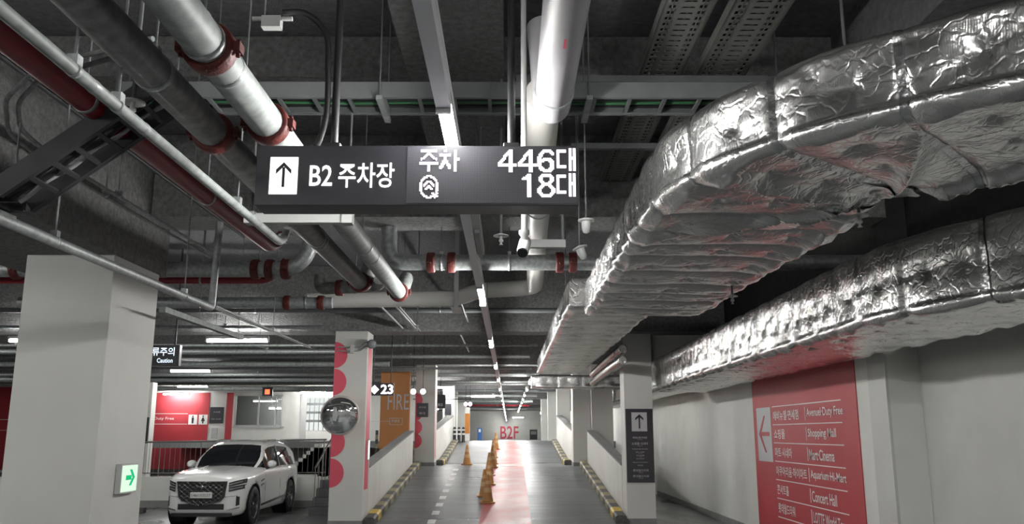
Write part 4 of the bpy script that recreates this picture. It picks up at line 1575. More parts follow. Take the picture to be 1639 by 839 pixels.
jx = thing('junction_box', 'white junction box with conduits at the top of the dotted column', 'junction box', (-2.86, 15.45, 3.1))
MB().box(-2.91, -2.84, 15.43, 15.499, 3.05, 3.20).build('box', 'white_metal', jx, bevel=0.004)
for dz in (0.03, 0.10):
    m = MB()
    m.tube(fillet([(-3.15, 15.47, 3.06 + dz), (-2.72, 15.47, 3.06 + dz), (-2.66, 15.47, 3.15 + dz), (-2.55, 15.47, 3.17 + dz)], 0.05), 0.010, 8)
    m.build('conduit', 'galv_light', jx)
cn = thing('speaker', 'grey round speaker at the top corner of the dotted column', 'speaker', (-2.55, 15.6, 3.15))
MB().lathe([(0.0, -0.06), (0.07, -0.06), (0.085, 0.0), (0.085, 0.05), (0.06, 0.07), (0, 0.07)], (-2.515, 15.4, 3.21), (0.25, -1, -0.1), 20).build('body', 'steel_grey', cn)
MB().bar((-2.52, 15.45, 3.21), (-2.61, 15.52, 3.21), 0.03, 0.03).build('bracket', 'steel_grey', cn)

# orange wall panel with FIRE lettering beyond the left ramp wall
of = thing('orange_panel', 'tall orange wall panel with FIRE lettering beyond the ramp wall', 'sign', (-3.13, 23.4, 1.0))
MB().box(-3.52, -2.72, 23.36, 23.5, 0.0, 3.28).build('panel', 'orange_paint', of)
q0, q1 = P(625, 656, Y=23.36), P(653, 631, Y=23.36)
MB().text('FIRE', (-2.74, 23.358, q0.z), X_, Z_, 0.58, q1.z - q0.z, align='R').build('lettering', 'pale_print', of)
m = MB()
q0 = P(623, 679, Y=23.36)
for (a0_, b0_, a1_, b1_) in ((0, 0, .36, .012), (0, .17, .36, .182), (0, 0, .012, .18), (.348, 0, .36, .18), (-.7, .09, 0, .10)):
    m.prism([(a0_, b0_), (a1_, b0_), (a1_, b1_), (a0_, b1_)], (q0.x, 23.357, q0.z - 0.02), X_, Z_, 0.002)
m.build('outline_box', 'pale_print', of)
MB().text('FIRE', (q0.x + 0.07, 23.358, q0.z + 0.045), X_, Z_, 0.22, 0.07).build('lettering', 'pale_print', of)
# low wall and dotted pier seen through the opening, under the LED numerals
pr = thing('dotted_pier', 'white pier with three pink dots seen past the LED numerals', 'pier', (-4.1, 23.9, 0))
MB().box(-4.75, -3.95, 24.0, 24.5, 0, 2.35).build('body', 'wall', pr)
for k in range(3):
    MB().lathe([(0.0, 0.003), (0.11, 0.003), (0.11, 0)], (-4.02 - 0.08, 23.998, 1.42 + 0.21 * k + 0.12), (0, -1, 0), 24, cap=False).build('dot', 'pink_paint', pr)
yb = thing('bumper_post', 'thin yellow and black corner guard beside the orange panel', 'corner guard', (-3.62, 23.4, 0))
for k in range(9):
    MB().box(-3.63, -3.56, 23.38, 23.44, 0.62 + k * 0.12, 0.62 + (k + 1) * 0.12).build('yellow_band' if k % 2 else 'black_band', 'yellow' if k % 2 else 'kerb_black', yb)
ls = thing('space_counter', 'hanging LED counter showing an arrow and 23 by the dotted column', 'LED counter', (-2.9, 17.4, 2.4))
MB().box(-2.84, -2.36, 17.40, 17.44, 2.37, 2.62).build('board', 'black', ls)
q0 = P(590, 636, Y=17.38)
m = MB()
m.prism([(0, 0.09), (0.09, 0.18), (0.18, 0.09), (0.09, 0.0)], (-2.84, 17.395, 2.40), X_, Z_, 0.003)
m.build('lit_arrow', 'led_far', ls)
MB().text('23', (-2.62, 17.398, 2.40), X_, Z_, 0.25, 0.19, bold=0.02).build('lit_numerals', 'led_far', ls)
for x in (-2.78, -2.42):
    MB().tube([(x, 17.42, 2.62), (x, 17.42, 4.69)], 0.01, 6).build('pole', 'black', ls)

# landing column, left: pink dots, dark board, kit
for k, z in enumerate((2.42, 2.06, 1.68, 1.32)):
    m = MB()
    pts = [(0.2 * math.cos(a), 0.2 * math.sin(a)) for a in np.linspace(-PI / 2, PI / 2, 16)]
    m.prism(pts, (-2.6, 23.697, z + 0.1), X_, Z_, 0.002)
    tag(m.build('painted_half_disc', 'pink_paint'), 'pink half disc on the landing column, %s' % ('topmost', 'second down', 'third down', 'lowest')[k], 'painted dot', 'pink half discs on the landing column')
bd_ = thing('direction_board', 'small black board on the left landing column', 'sign', (-2.38, 23.65, 2.1))
MB().box(-2.55, -2.24, 23.66, 23.699, 2.06, 2.44).build('panel', 'black_panel', bd_)
MB().text('주차장', (-2.395, 23.658, 2.3), X_, Z_, 0.2, 0.05, align='C').build('lettering', 'pale_print', bd_)
MB().text('B2', (-2.395, 23.658, 2.14), X_, Z_, 0.16, 0.05, align='C').build('lettering', 'pale_print', bd_)
m = MB()
sp = thing('painted_stripe', 'thin pink stripe on the ramp side of the landing column', 'painted stripe', (-2.04, 24.0, 1.5))
m.prism([(0, 0), (0.2, 0), (0.2, 1.9), (0, 1.9)], (-2.047, 23.85, 0.95), UY, Z_, 0.002)
m.build('stripe', 'pink_paint', sp)
for (px, py, y, lab) in ((661.5, 627, 23.0, 'glowing LED lamp at the left edge of the landing column'), (677, 627, 23.2, 'glowing LED lamp in front of the landing column'),
                         (745.5, 647, 31.6, 'glowing LED lamp by the crest column, left of two'), (752.5, 647, 31.6, 'glowing LED lamp by the crest column, right of two')):
    p = P(px, py, Y=y)
    t = thing('space_lamp', lab, 'lamp', p, 'glowing counters along the left of the lane')
    MB().lathe([(0.0, 0), (0.078, 0), (0.078, -0.05), (0, -0.05)], (p.x, y, p.z), (0, -1, 0), 16).build('case', 'black', t)
    MB().lathe([(0.0, 0.004), (0.075, 0.004), (0.075, 0.0)], (p.x, y, p.z), (0, -1, 0), 16, cap=False).build('lit_face', 'led_far', t)
    MB().tube([(p.x, y + 0.025, p.z + 0.07), (p.x, y + 0.025, 4.69)], 0.01, 6).build('pole', 'black', t)
p0 = P(664, 690, Y=23.3)
t = thing('bumper_post', 'striped corner guard at the left foot of the landing column', 'corner guard', (-2.64, 23.6, 0.74))
for k in range(4):
    MB().box(-2.68, -2.60, 23.50, 23.58, 0.74 + k * 0.15, 0.74 + (k + 1) * 0.15).build('yellow_band' if k % 2 else 'black_band', 'yellow' if k % 2 else 'kerb_black', t)
hb = thing('hanging_board', 'dark hanging board over the left side of the upper ramp', 'sign', (-2.4, 28, 2.3))
p = P(705, 644, Y=28.0)
MB().box(p.x - 0.17, p.x + 0.17, 28.0, 28.05, p.z - 0.2, p.z + 0.25).build('panel', 'black_panel', hb)
MB().text('B2', (p.x, 27.998, p.z - 0.12), X_, Z_, 0.16, 0.08, align='C').build('lettering', 'pale_print', hb)
MB().tube([(p.x, 28.02, p.z + 0.25), (p.x, 28.02, 4.1)], 0.012, 6).build('pole', 'black', hb)
MB().bar((p.x - 0.9, 28.02, p.z + 0.1), (p.x + 1.0, 28.02, p.z + 0.1), 0.02, 0.03).build('cross_bar', 'black', hb)

# crest: bollards, orange banner, blue panel, far wall lettering, far vehicles
bl = None
for k, (px, lab) in enumerate(((727.5, 'black and white bollard at the crest, left of three'), (734.5, 'black and white bollard at the crest, middle of three'), (741.5, 'black and white bollard at the crest, right of three'))):
    p = P(px, 709, Y=31.9)
    z = ramp_z(31.9) + 0.005
    t = thing('bollard', lab, 'bollard', (p.x, 31.9, z), 'black and white bollards at the crest')
    MB().lathe([(0.075, 0), (0.075, 0.02), (0.06, 0.05), (0.055, 0.52), (0.03, 0.56), (0, 0.56)], (p.x, 31.9, z), Z_, 14).build('post', 'black', t)
    for h in (0.27, 0.42):
        MB().lathe([(0.062, h), (0.062, h + 0.06)], (p.x, 31.9, z), Z_, 14, cap=False).build('white_band', 'white_print', t)
cp_ = thing('pink_panel', 'dark board over a pink dot on the crest column', 'sign', (-2.29, 32.15, 1.6))
MB().box(-2.42, -2.18, 32.16, 32.199, 2.3, 2.72).build('board', 'black_panel', cp_)
MB().lathe([(0.0, 0.003), (0.17, 0.003), (0.17, 0)], (-2.28, 32.197, 2.08), (0, -1, 0), 20, cap=False).build('dot', 'pink_paint', cp_)
MB().lathe([(0.0, 0.003), (0.17, 0.003), (0.17, 0)], (-2.28, 32.197, 1.76), (0, -1, 0), 20, cap=False).build('dot', 'pink_paint', cp_)
ob_ = thing('orange_panel', 'narrow orange panel beside the crest column', 'sign', (-1.95, 36, 1.3))
a_, b_ = P(744, 706, Y=35), P(752, 662, Y=35)
MB().box(a_.x, b_.x, 35.0, 35.15, ramp_z(35) - 0.005, b_.z + 0.25).build('pier', 'wall', ob_)
MB().box(a_.x, b_.x, 34.98, 34.999, 1.62, b_.z).build('panel', 'orange_paint', ob_)
a_, b_ = P(764, 705, Y=50), P(771.5, 685, Y=50)
bp_ = thing('blue_board', 'small blue standing board beyond the crest', 'sign', ((a_.x + b_.x) / 2, 50, ramp_z(50)))
MB().box(a_.x, b_.x, 50, 50.12, ramp_z(50) - 0.003, b_.z).build('panel', 'blue_panel', bp_)
MB().box(a_.x + 0.07, b_.x - 0.07, 49.985, 49.999, b_.z - 0.25, b_.z - 0.07).build('white_mark', 'white_print', bp_)
fl = thing('floor_lettering', 'pinkish B2F lettering on the far white wall', 'lettering', (0, 98.9, 0.95))
MB().text('B2F', (0.03, 98.996, 1.05), X_, Z_, 2.1, 1.45, align='C', bold=0.015).build('lettering', 'pink_paint', fl)

# ------------------------------------------------------------------ left hall behind the car
rp = thing('red_wall_panel', 'red wall panel with Duty Free lettering and restroom symbols in the left hall', 'sign', (-14.2, 36.98, 0.12))
MB().box(-16.2, -12.95, 36.97, 36.999, 0.14, 3.35).build('panel', 'red_paint', rp)
for z in (2.46, 2.02):
    m = MB()
    m.box(-15.6, -13.85, 36.96, 36.969, z - 0.01, z + 0.01)
    m.build('ruled_line', 'white_print', rp)
MB().text('Duty Free', (-15.28, 36.968, 2.17), X_, Z_, 0.85, 0.15).build('lettering', 'white_print', rp)
m = MB()
m.box(-15.45, -15.43, 36.96, 36.969, 2.14, 2.34)
m.build('divider', 'white_print', rp)
for k, x in enumerate((-13.80, -13.36)):
    m = MB()
    m.box(x, x + 0.37, 36.955, 36.969, 2.0, 2.42)
    m.build('symbol_tile', 'white_print', rp)
    m = MB()
    c = x + 0.185
    m.lathe([(0, 0.002), (0.035, 0.002), (0.035, 0)], (c, 36.953, 2.35), (0, -1, 0), 14, cap=False)
    if k == 0:
        m.prism([(-0.05, 0), (0.05, 0), (0.04, -0.25), (-0.04, -0.25)], (c, 36.951, 2.30), X_, Z_, 0.002)
    else:
        m.prism([(-0.03, 0), (0.03, 0), (0.085, -0.16), (0.03, -0.16), (0.03, -0.25), (-0.03, -0.25), (-0.03, -0.16), (-0.085, -0.16)], (c, 36.951, 2.30), X_, Z_, 0.002)
    m.build('figure_symbol', 'dark_print', rp)
MB().box(-16.2, -12.95, 36.96, 36.969, 0.0, 0.14).build('skirting', 'kerb_black', rp)
bk = thing('direction_board', 'small black notice board on the white wall left of the hall window', 'sign', (-12.6, 36.97, 2.05))
MB().box(-12.9, -12.31, 36.95, 36.999, 2.05, 2.74).build('panel', 'black_panel', bk)
MB().text('쇼핑몰', (-12.6, 36.948, 2.5), X_, Z_, 0.3, 0.06, align='C').build('lettering', 'pale_print', bk)
MB().text('마트·시네마', (-12.6, 36.948, 2.2), X_, Z_, 0.42, 0.06, align='C').build('lettering', 'pale_print', bk)
cb = thing('control_box', 'pale control box under the small black notice board', 'control box', (-12.65, 36.95, 1.45))
MB().box(-12.78, -12.52, 36.92, 36.999, 1.42, 1.86).build('case', 'white_metal', cb, bevel=0.01)
MB().box(-12.72, -12.58, 36.91, 36.92, 1.62, 1.76).build('cover', 'pale_print', cb)
tag(MB().box(-12.2, -11.93, 36.93, 36.999, 0.1, 3.35).build('red_wall_strip', 'red_paint'), 'upright dark red strip between the notice board and the hall window', 'wall strip')
win = MB()
for (a, b, c, d) in ((wx0, wx1, wz0, wz0 + 0.06), (wx0, wx1, wz1 - 0.06, wz1), (wx0, wx0 + 0.05, wz0, wz1), (wx1 - 0.05, wx1, wz0, wz1), (-10.86, -10.80, wz0, wz1), (-10.12, -10.07, wz0, wz1)):
    win.box(a, b, 37.0, 37.08, c, d)
wn = struct('window_1', win, 'white_metal')
MB().box(wx0 + 0.05, wx1 - 0.05, 37.045, 37.055, wz0 + 0.06, wz1 - 0.06).build('window_pane', 'glass', wn)
MB().box(wx0 - 0.05, wx1 + 0.1, 36.93, 37.02, wz0 - 0.06, wz0).build('window_sill', 'white_metal', wn)
dw = MB()
dw.box(-9.0, -8.75, 36.95, 36.999, 1.2, 3.3)
dw.box(-8.75, -7.5, 36.95, 36.999, 3.15, 3.3)
dr = struct('door_1', dw, 'white_metal')
MB().box(-8.74, -7.5, 36.97, 36.985, 1.75, 3.14).build('lit_glazing', 'far_lit', dr)
for k in range(6):
    x = -8.62 + k * 0.2
    MB().box(x, x + 0.03, 36.95, 36.969, 1.75, 3.14).build('mullion', 'steel_grey', dr)
for k in range(3):
    z = 2.1 + 0.36 * k
    MB().box(-8.74, -7.5, 36.95, 36.968, z, z + 0.1).build('crossbar', 'steel_grey', dr)
# stair at the back of the hall
m = MB()
for k in range(7):
    m.box(-7.55 + 0.13 * k, -6.5, 30.0, 31.6, 0.42 + 0.12 * k - 0.3, 0.42 + 0.12 * (k + 1))
m.box(-6.62, -6.5, 30.0, 31.6, -0.1, 0.9)
struct('steps_hall', m, 'wall')
el2 = thing('alarm_lamp', 'small red glowing alarm lamp near the hall ceiling', 'lamp', P(428, 627, Y=33))
p = P(428, 627, Y=33)
MB().box(p.x - 0.2, p.x + 0.2, 33, 33.06, p.z - 0.17, p.z + 0.17).build('case', 'black', el2)
MB().box(p.x - 0.09, p.x + 0.09, 32.98, 32.999, p.z - 0.1, p.z + 0.08).build('lit_face', 'led_red', el2)
MB().tube([(p.x, 33.03, p.z + 0.17), (p.x, 33.03, 4.69)], 0.012, 6).build('pole', 'black', el2)

# railing on the low wall
rl = thing('guard_railing', 'grey steel railing on the low wall behind the car', 'railing', (-6.6, 20.8, 0.6))
MB().tube([(-9.4, 20.8, 1.40), (-4.40, 20.8, 1.47)], 0.022, 10).build('top_rail', 'rail', rl)
MB().tube([(-9.4, 20.8, 0.68), (-4.40, 20.8, 0.70)], 0.012, 8).build('bottom_rail', 'rail', rl)
for k in range(41):
    x = -9.38 + k * 0.123
    MB().tube([(x, 20.8, 0.60 if k % 8 == 0 else 0.68), (x, 20.8, 1.40 + k * 0.0017)], 0.014 if k % 8 == 0 else 0.0055, 6).build('post' if k % 8 == 0 else 'baluster', 'rail', rl)
hr = thing('handrail', 'steel handrail sloping down beside the dark steps', 'railing', (-4.35, 19.8, 0.56))
MB().tube(fillet([(-4.22, 20.9, 1.50), (-4.22, 20.5, 1.50), (-4.22, 18.9, 0.88)], 0.1), 0.02, 10).build('top_rail', 'rail', hr)
for k in range(5):
    y = 18.92 + 0.34 * min(k, 3) + (0.4 if k == 4 else 0)
    MB().tube([(-4.22, y, -0.1 + 0.17 * (min(k, 3) + 1)), (-4.22, y, min(1.5, 0.87 + (y - 18.9) * 0.385))], 0.010, 6).build('baluster', 'rail', hr)
tag(MB().box(-8.75, -8.0, 19.2, 19.36, -0.098, 0.02).build('wheel_stop', 'kerb_black', bevel=0.02), 'dark wheel stop on the floor beside the big left column', 'wheel stop')
rw = thing('red_wall_panel', 'red wall panel at the left edge behind the big column', 'sign', (-21.2, 36.98, 0))
MB().box(-22.6, -20.75, 36.97, 36.999, 0.1, 3.6).build('panel', 'red_paint', rw)
m = MB()
m.box(-22.2, -20.95, 36.96, 36.969, 1.75, 1.77)
m.box(-22.2, -20.95, 36.96, 36.969, 2.2, 2.22)
m.build('ruled_line', 'white_print', rw)
hc = thing('hose_box', 'pale pier with a dark green plate at the right edge of the big column', 'pier', (-9.9, 23.5, 0))
a_, b_ = P(236, 700, Y=23.5), P(243, 640, Y=23.5)
MB().box(a_.x - 0.25, b_.x, 23.5, 23.8, 0, 3.0).build('body', 'wall', hc)
MB().box(b_.x - 0.13, b_.x - 0.02, 23.485, 23.499, 1.35, 2.05).build('green_plate', 'black_panel', hc)

# ------------------------------------------------------------------ the white car and far vehicles
def sstep(xs, ys, q):
    """smooth interpolation through keys (monotone cubic)"""
    xs, ys = np.array(xs, float), np.array(ys, float)
    h = np.diff(xs)
    d = np.diff(ys) / h
    mm = np.zeros(len(xs))
    mm[0], mm[-1] = d[0], d[-1]
    for i in range(1, len(xs) - 1):
        mm[i] = 0 if d[i - 1] * d[i] <= 0 else 2 * d[i - 1] * d[i] / (d[i - 1] + d[i])
    i = int(np.clip(np.searchsorted(xs, q) - 1, 0, len(h) - 1))
    t = np.clip((q - xs[i]) / h[i], 0, 1)
    return ((2 * t ** 3 - 3 * t ** 2 + 1) * ys[i] + (t ** 3 - 2 * t ** 2 + t) * h[i] * mm[i] + (-2 * t ** 3 + 3 * t ** 2) * ys[i + 1] + (t ** 3 - t ** 2) * h[i] * mm[i + 1])


RAW = 1.0 / S      # car geometry is written in metres


def make_car(loc, rz, label, paint, plate_text, group=None):
    t = thing('car', label, 'car', loc, group, rz)
    W = [(0.0, 0.60), (0.05, 0.74), (0.12, 0.83), (0.25, 0.90), (0.5, 0.955), (0.85, 0.985), (2.4, 0.975), (4.0, 0.985), (4.5, 0.955), (4.8, 0.86), (4.94, 0.70)]
    TOP = [(0.0, 0.97), (0.06, 1.01), (0.25, 1.05), (0.8, 1.10), (1.5, 1.155), (2.0, 1.165), (4.3, 1.17), (4.75, 1.15), (4.94, 1.06)]
    BOT = [(0.0, 0.30), (0.2, 0.22), (0.8, 0.20), (4.2, 0.20), (4.7, 0.26), (4.94, 0.36)]
    f = lambda K, y: float(sstep([k[0] for k in K], [k[1] for k in K], y))
    ys = [0, .02, .05, .08, .12, .18, .25, .35, .5, .65, .85, 1.1, 1.35, 1.6, 2.0, 2.5, 3.0, 3.4, 3.8, 4.05, 4.3, 4.5, 4.65, 4.8, 4.88, 4.94]
    prof = [(0.0, 0.0, 0), (0.80, 0.0, 0), (0.93, 0.05, 0), (0.99, 0.16, 0), (1.0, 0.38, 0), (0.995, 0.56, 0), (1.0, 0.70, 0), (0.985, 0.83, 0), (0.945, 0.94, 0), (0.86, 0.985, 0), (0.5, 1.0, .02), (0.0, 1.0, .035)]
    vs, fs = [], []
    full = [(a, b, c) for a, b, c in prof] + [(-a, b, c) for a, b, c in prof[-2:0:-1]]
    n = len(full)
    for y in ys:
        w_, zt, zb = f(W, y), f(TOP, y), f(BOT, y)
        for a, b, c in full:
            vs.append((a * w_, y, zb + (zt - zb) * b + c))
    for i in range(len(ys) - 1):
        for k in range(n):
            k2 = (k + 1) % n
            fs.append((i * n + k, i * n + k2, (i + 1) * n + k2, (i + 1) * n + k))
    m = MB()
    m.add(vs, fs, True)
    m.add(vs[:n], [tuple(range(n))[::-1]], True)
    m.add(vs[-n:], [tuple(range(n))], True)
    body = m.build('body', paint, t, local=True, raw=RAW)
    # cut the wheel arches out of the body
    wheels = [(sx * 0.86, y) for y in (0.87, 3.825) for sx in (-1, 1)]
    cut = MB()
    for x, y in wheels:
        s = 1 if x > 0 else -1
        c0 = MB()
        c0.lathe([(0.435, 0.0), (0.435, 0.5)], (s * 0.62, y, 0.40), (s, 0, 0), 32)
        cut.add(c0.v, c0.f)
    cutter = cut.build('cutter', 'car_trim', t, local=True, raw=RAW)
    bm_ = body.modifiers.new('arches', 'BOOLEAN')
    bm_.object = cutter
    bm_.operation = 'DIFFERENCE'
    bm_.solver = 'EXACT'
    dg = bpy.context.evaluated_depsgraph_get()
    nm = bpy.data.meshes.new_from_object(body.evaluated_get(dg))
    body.modifiers.clear()
    body.data = nm
    bpy.data.objects.remove(cutter)
    for x, y in wheels:
        s = 1 if x > 0 else -1
        m = MB()
        m.lathe([(0.27, -0.13), (0.35, -0.13), (0.382, -0.10), (0.385, 0.0), (0.382, 0.10), (0.35, 0.125), (0.27, 0.12)], (x, y, 0.385), (s, 0, 0), 36, cap=False)
        m.lathe([(0.0, -0.06), (0.27, -0.06)], (x, y, 0.385), (s, 0, 0), 36, cap=False)
        wh = m.build('wheel', 'black_rubber', t, local=True, raw=RAW)
        m = MB()
        m.lathe([(0.275, 0.115), (0.262, 0.125), (0.25, 0.10), (0.25, 0.02)], (x, y, 0.385), (s, 0, 0), 36, cap=False)
        m.lathe([(0.0, 0.10), (0.04, 0.10), (0.055, 0.08), (0.055, 0.03)], (x, y, 0.385), (s, 0, 0), 18, cap=False)
        for k in range(10):
            a = 2 * PI * k / 10 + 0.1
            d = Vector((0, math.cos(a), math.sin(a)))
            c = Vector((x + s * 0.075, y, 0.385))
            m.bar(c + d * 0.04, c + d * 0.258 + Vector((s * 0.02, 0, 0)), 0.03, 0.03, up=(1, 0, 0))
        m.build('rim', 'alloy', wh, local=True, raw=RAW)
        m = MB()
        m.lathe([(0.425, -0.30), (0.425, 0.115), (0.44, 0.122)], (x, y, 0.40), (s, 0, 0), 32, cap=False)
        m.lathe([(0.0, -0.28), (0.425, -0.28)], (x, y, 0.40), (s, 0, 0), 32, cap=False)
        m.build('wheel_arch', 'car_trim', t, local=True, raw=RAW)
    # greenhouse
    GT = [(1.35, 1.13), (1.6, 1.29), (1.9, 1.47), (2.15, 1.60), (2.4, 1.668), (2.9, 1.70), (3.5, 1.69), (4.1, 1.64), (4.5, 1.555), (4.7, 1.44), (4.88, 1.16)]
    GB = [(1.35, 0.80), (1.7, 0.89), (2.2, 0.925), (3.8, 0.925), (4.5, 0.88), (4.88, 0.76)]
    GW = [(1.35, 0.78), (1.7, 0.78), (2.15, 0.70), (2.9, 0.68), (4.1, 0.66), (4.6, 0.66), (4.88, 0.70)]
    gy = [1.35, 1.5, 1.7, 1.9, 2.05, 2.15, 2.25, 2.4, 2.6, 2.9, 3.2, 3.5, 3.8, 4.1, 4.3, 4.5, 4.6, 4.7, 4.8, 4.88]
    rings = []
    for y in gy:
        zt, wb, wt = f(GT, y), f(GB, y), f(GW, y)
        zb = 1.10
        wt_ = wb + (wt - wb) * min(1, (zt - zb) / 0.5)
        pts = [(wb, zb), (wb + (wt_ - wb) * 0.45, zb + (zt - zb) * 0.42), (wb + (wt_ - wb) * 0.86, zb + (zt - zb) * 0.80), (wt_, zt - 0.035 * min(1, (zt - zb) / .3)), (wt_ - 0.07, zt), (wt_ * 0.5, zt + 0.02), (0, zt + 0.027)]
        rings.append([(a, y, b) for a, b in pts] + [(-a, y, b) for a, b in pts[-2::-1]])
    nr = len(rings[0])
    gl_, rf, ws, dp = MB(), MB(), MB(), MB()
    allv = [p for r in rings for p in r]
    grp = {'side': [], 'roof': [], 'front': [], 'rear': []}
    for i in range(len(gy) - 1):
        yc = (gy[i] + gy[i + 1]) / 2
        for k in range(nr - 1):
            kk = min(k, nr - 2 - k)
            q = (i * nr + k, i * nr + k + 1, (i + 1) * nr + k + 1, (i + 1) * nr + k)
            if kk <= 1:
                g = 'roof' if yc > 4.3 or (kk == 1 and yc > 4.05) else 'side'
            elif kk <= 3:
                g = 'roof'
            else:
                g = 'front' if yc < 2.2 else ('rear' if yc > 4.6 else 'roof')
            grp[g].append(q)
    for g, nm_, mt in (('side', 'side_windows', 'car_glass'), ('roof', 'roof', paint), ('front', 'windscreen', 'car_glass'), ('rear', 'rear_window', 'car_glass')):
        m = MB()
        m.add(allv, grp[g], True)
        m.build(nm_, mt, t, local=True, raw=RAW)
    m = MB()
    m.add(rings[-1] , [tuple(range(nr))])
    m.build('rear_panel', paint, t, local=True, raw=RAW)
    for s in (-1, 1):
        m = MB()
        m.tube([(s * 0.70, y, f(GT, y) + 0.02) for y in np.linspace(2.35, 4.3, 14)], 0.016, 8)
        m.build('roof_rail', 'chrome', t, local=True, raw=RAW)
        m = MB()                              # bright strip under the side windows
        m.tube([(s * (f(GB, y) + 0.012), y, 1.125) for y in np.linspace(1.75, 4.4, 16)], 0.010, 6)
        m.build('window_trim', 'chrome', t, local=True, raw=RAW)
        m = MB()
        m.bar((s * 0.915, 2.93, 1.11), (s * 0.735, 2.95, 1.60), 0.06, 0.012, up=(s, 0, 0.3))
        m.build('door_pillar', 'car_trim', t, local=True, raw=RAW)
        mi_ = MB()
        c = Vector((s * 1.06, 1.78, 1.20))
        vs2 = []
        for (yy, w_, h_) in ((-0.10, 0.05, 0.04), (-0.07, 0.095, 0.075), (0.0, 0.11, 0.085), (0.07, 0.11, 0.085)):
            for k in range(14):
                a = 2 * PI * k / 14
                vs2.append((c.x + w_ * math.cos(a), c.y + yy, c.z + h_ * math.sin(a)))
        fs2 = [(i * 14 + k, i * 14 + (k + 1) % 14, (i + 1) * 14 + (k + 1) % 14, (i + 1) * 14 + k) for i in range(3) for k in range(14)]
        mi_.add(vs2, fs2, True).add(vs2[:14], [tuple(range(14))[::-1]]).add(vs2[-14:], [tuple(range(14))])
        mm_ = mi_.build('door_mirror', paint, t, local=True, raw=RAW)
        m = MB()
        m.bar((s * 0.90, 1.80, 1.10), (s * 1.02, 1.79, 1.14), 0.07, 0.05)
        m.build('mirror_foot', 'car_trim', mm_, local=True, raw=RAW)
        for y, z in ((2.75, 0.98), (3.72, 1.0)):
            m = MB()
            m.bar((s * 0.985, y - 0.10, z), (s * 0.985, y + 0.10, z), 0.03, 0.026)
            m.build('door_handle', paint, t, local=True, raw=RAW)
        for y in (1.62, 2.86, 3.55):
            m = MB()
            m.tube([(s * f(W, y) * q, y, z) for q, z in ((0.995, 0.42), (0.998, 0.62), (1.0, 0.80), (0.986, 0.98), (0.955, 1.08))], 0.004, 6)
            m.build('door_seam', 'car_trim', t, local=True, raw=RAW)
        m = MB()
        m.bar((s * 0.985, 1.35, 0.36), (s * 0.98, 3.35, 0.44), 0.02, 0.05)
        m.build('sill_trim', 'chrome', t, local=True, raw=RAW)
        for k in range(2):
            m = MB()
            z = 0.86 - 0.09 * k
            m.bar((s * 0.988, 1.28, z), (s * 0.984, 1.50, z + 0.03), 0.02, 0.022)
            m.build('fender_vent', 'car_trim', t, local=True, raw=RAW)
    Yf = lambda x: float(np.interp(abs(x), [k[1] for k in W[:6]], [k[0] for k in W[:6]]))
    sc_ = lambda z: 1 if z > 0 else 1

    def strip(name, x0, x1, za0, zb0, za1, zb1, mat, out=0.015, n=10, par=t):
        """panel that follows the rounded nose between x0 and x1"""
        m = MB()
        vs3 = []
        for k in range(n + 1):
            q = k / n
            x = x0 + (x1 - x0) * q
            y = Yf(x)
            for z in (za0 + (za1 - za0) * q, zb0 + (zb1 - zb0) * q):
                vs3.append((x, y - out, z))
            for z in (zb0 + (zb1 - zb0) * q, za0 + (za1 - za0) * q):
                vs3.append((x, y + 0.05, z))
        fs3 = []
        for k in range(n):
            for j in range(4):
                fs3.append((k * 4 + j, k * 4 + (j + 1) % 4, k * 4 + 4 + (j + 1) % 4, k * 4 + 4 + j))
        fs3 += [(0, 1, 2, 3), (n * 4, n * 4 + 3, n * 4 + 2, n * 4 + 1)]
        m.add(vs3, fs3)
        return m.build(name, mat, par, local=True, raw=RAW)

    g_poly = [(-0.60, 0.905), (0.60, 0.905), (0.585, 0.84), (0.545, 0.61), (0.46, 0.52), (0.0, 0.42), (-0.46, 0.52), (-0.545, 0.61), (-0.585, 0.84)]
    m = MB()
    m.prism(g_poly, (0, -0.012, 0), X_, Z_, 0.02)
    gr = m.build('grille', 'car_trim', t, local=True, raw=RAW)
    m = MB()

    def inside(x, z):
        c = False
        for i in range(len(g_poly)):
            (x1, z1), (x2, z2) = g_poly[i], g_poly[i - 1]
            if (z1 > z) != (z2 > z) and x < (x2 - x1) * (z - z1) / (z2 - z1) + x1:
                c = not c
        return c
    for sgn in (-1, 1):
        for k in range(-14, 15):
            seg = []
            for q in np.linspace(-0.6, 0.6, 60):
                x, z = q, 0.67 + sgn * (q * 0.62) + k * 0.085
                if inside(x * 1.03, z):
                    seg.append((x, -0.018, z))
            if len(seg) > 2:
                m.tube([seg[0], seg[-1]], 0.006, 5)
    m.build('grille_mesh', 'chrome_dark', gr, local=True, raw=RAW)
    m = MB()
    m.tube([(a * 1.01, -0.015, b) for a, b in g_poly + g_poly[:1]], 0.010, 6)
    m.build('grille_frame', 'chrome_dark', gr, local=True, raw=RAW)
    m = MB()                                    # winged emblem above the plate
    m.lathe([(0, 0.012), (0.032, 0.008), (0.032, 0)], (0, -0.015, 0.80), (0, -1, 0), 14, cap=False)
    for s in (-1, 1):
        m.prism([(s * 0.03, 0.015), (s * 0.13, 0.03), (s * 0.10, 0.0), (s * 0.03, -0.012)][::s], (0, -0.024, 0.80), X_, Z_, 0.008)
    m.build('emblem', 'chrome', gr, local=True, raw=RAW)
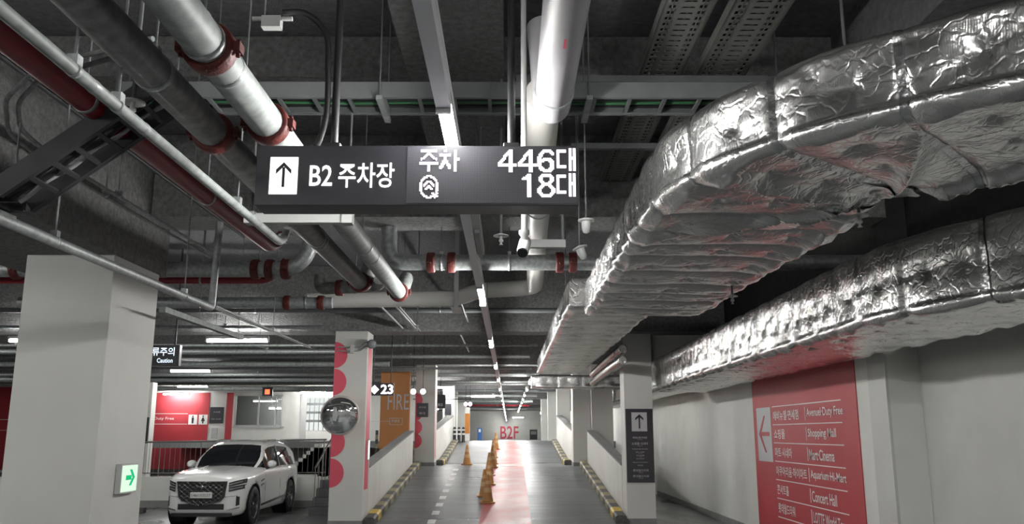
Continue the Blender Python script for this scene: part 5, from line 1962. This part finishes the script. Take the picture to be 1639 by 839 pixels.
    for s in (-1, 1):
        for k, (zi, zo) in enumerate(((0.845, 0.91), (0.75, 0.80))):
            h_ = strip('headlamp', s * 0.64, s * 0.93, zi - 0.042, zi + 0.042, zo - 0.044, zo + 0.044, 'car_trim', out=0.012)
            strip('lamp_bar', s * 0.65, s * 0.92, zi - 0.012, zi + 0.012, zo - 0.014, zo + 0.014, 'lens', out=0.017, par=h_)
        strip('side_intake', s * 0.80, s * 0.86, 0.42, 0.62, 0.44, 0.60, 'car_trim', out=0.01, n=3)
        strip('bumper_fin', s * 0.60, s * 0.86, 0.335, 0.365, 0.37, 0.40, 'chrome', out=0.02)
        strip('bumper_crease', s * 0.50, s * 0.82, 0.60, 0.607, 0.62, 0.627, 'car_trim', out=0.004)
    strip('lower_intake', -0.55, 0.55, 0.36, 0.47, 0.36, 0.47, 'car_trim', out=0.012)
    strip('chin_guard', -0.72, 0.72, 0.22, 0.285, 0.22, 0.285, 'car_trim', out=0.006, n=14)
    m = MB()
    m.box(-0.26, 0.26, -0.035, -0.022, 0.585, 0.70)
    pl = m.build('number_plate', 'plate', t, local=True, raw=RAW)
    m = MB()
    m.text(plate_text, (0, -0.0355, 0.605), X_, Z_, 0.45, 0.075, depth=0.002, align='C')
    m.build('plate_lettering', 'dark_print', pl, local=True, raw=RAW)
    m = MB()
    m.tube([(-0.70, 1.36, 1.165), (0.70, 1.36, 1.165)], 0.012, 6)
    m.build('wiper_cowl', 'car_trim', t, local=True, raw=RAW)
    m = MB()
    for s in (-1, 1):
        m = MB()
        m.tube([(s * 0.42, y, f(TOP, y) + 0.032) for y in np.linspace(0.12, 1.3, 12)], 0.006, 5)
        m.build('hood_crease', paint, t, local=True, raw=RAW)
    return t


M['chrome_dark'] = material('smoked_chrome', (0.10, 0.10, 0.105), 0.25, 0.9)
car = make_car((-5.70, 16.2, -0.096), math.radians(-1.0), 'white SUV parked facing the camera in front of the low wall', 'car_white', '146너0537')
a_, b_ = P(848, 704, Y=84), P(860, 688, Y=84)
kz = ramp_z(84)
car.scale = (0.9, 1.0, 1.06)
ki = thing('dark_kiosk', 'dark boxy kiosk standing right of the far B2F lettering', 'kiosk', ((a_.x + b_.x) / 2, 84, kz))
MB().box(a_.x, b_.x, 84, 84.6, kz - 0.002, b_.z).build('cabinet', 'black_panel', ki)
MB().box(a_.x + 0.1, b_.x - 0.1, 83.985, 83.999, kz + 0.5, b_.z - 0.15).build('screen', 'tray_pale', ki)
MB().box(a_.x - 0.05, b_.x + 0.05, 83.95, 84.65, b_.z, b_.z + 0.06).build('top_cap', 'white_metal', ki)
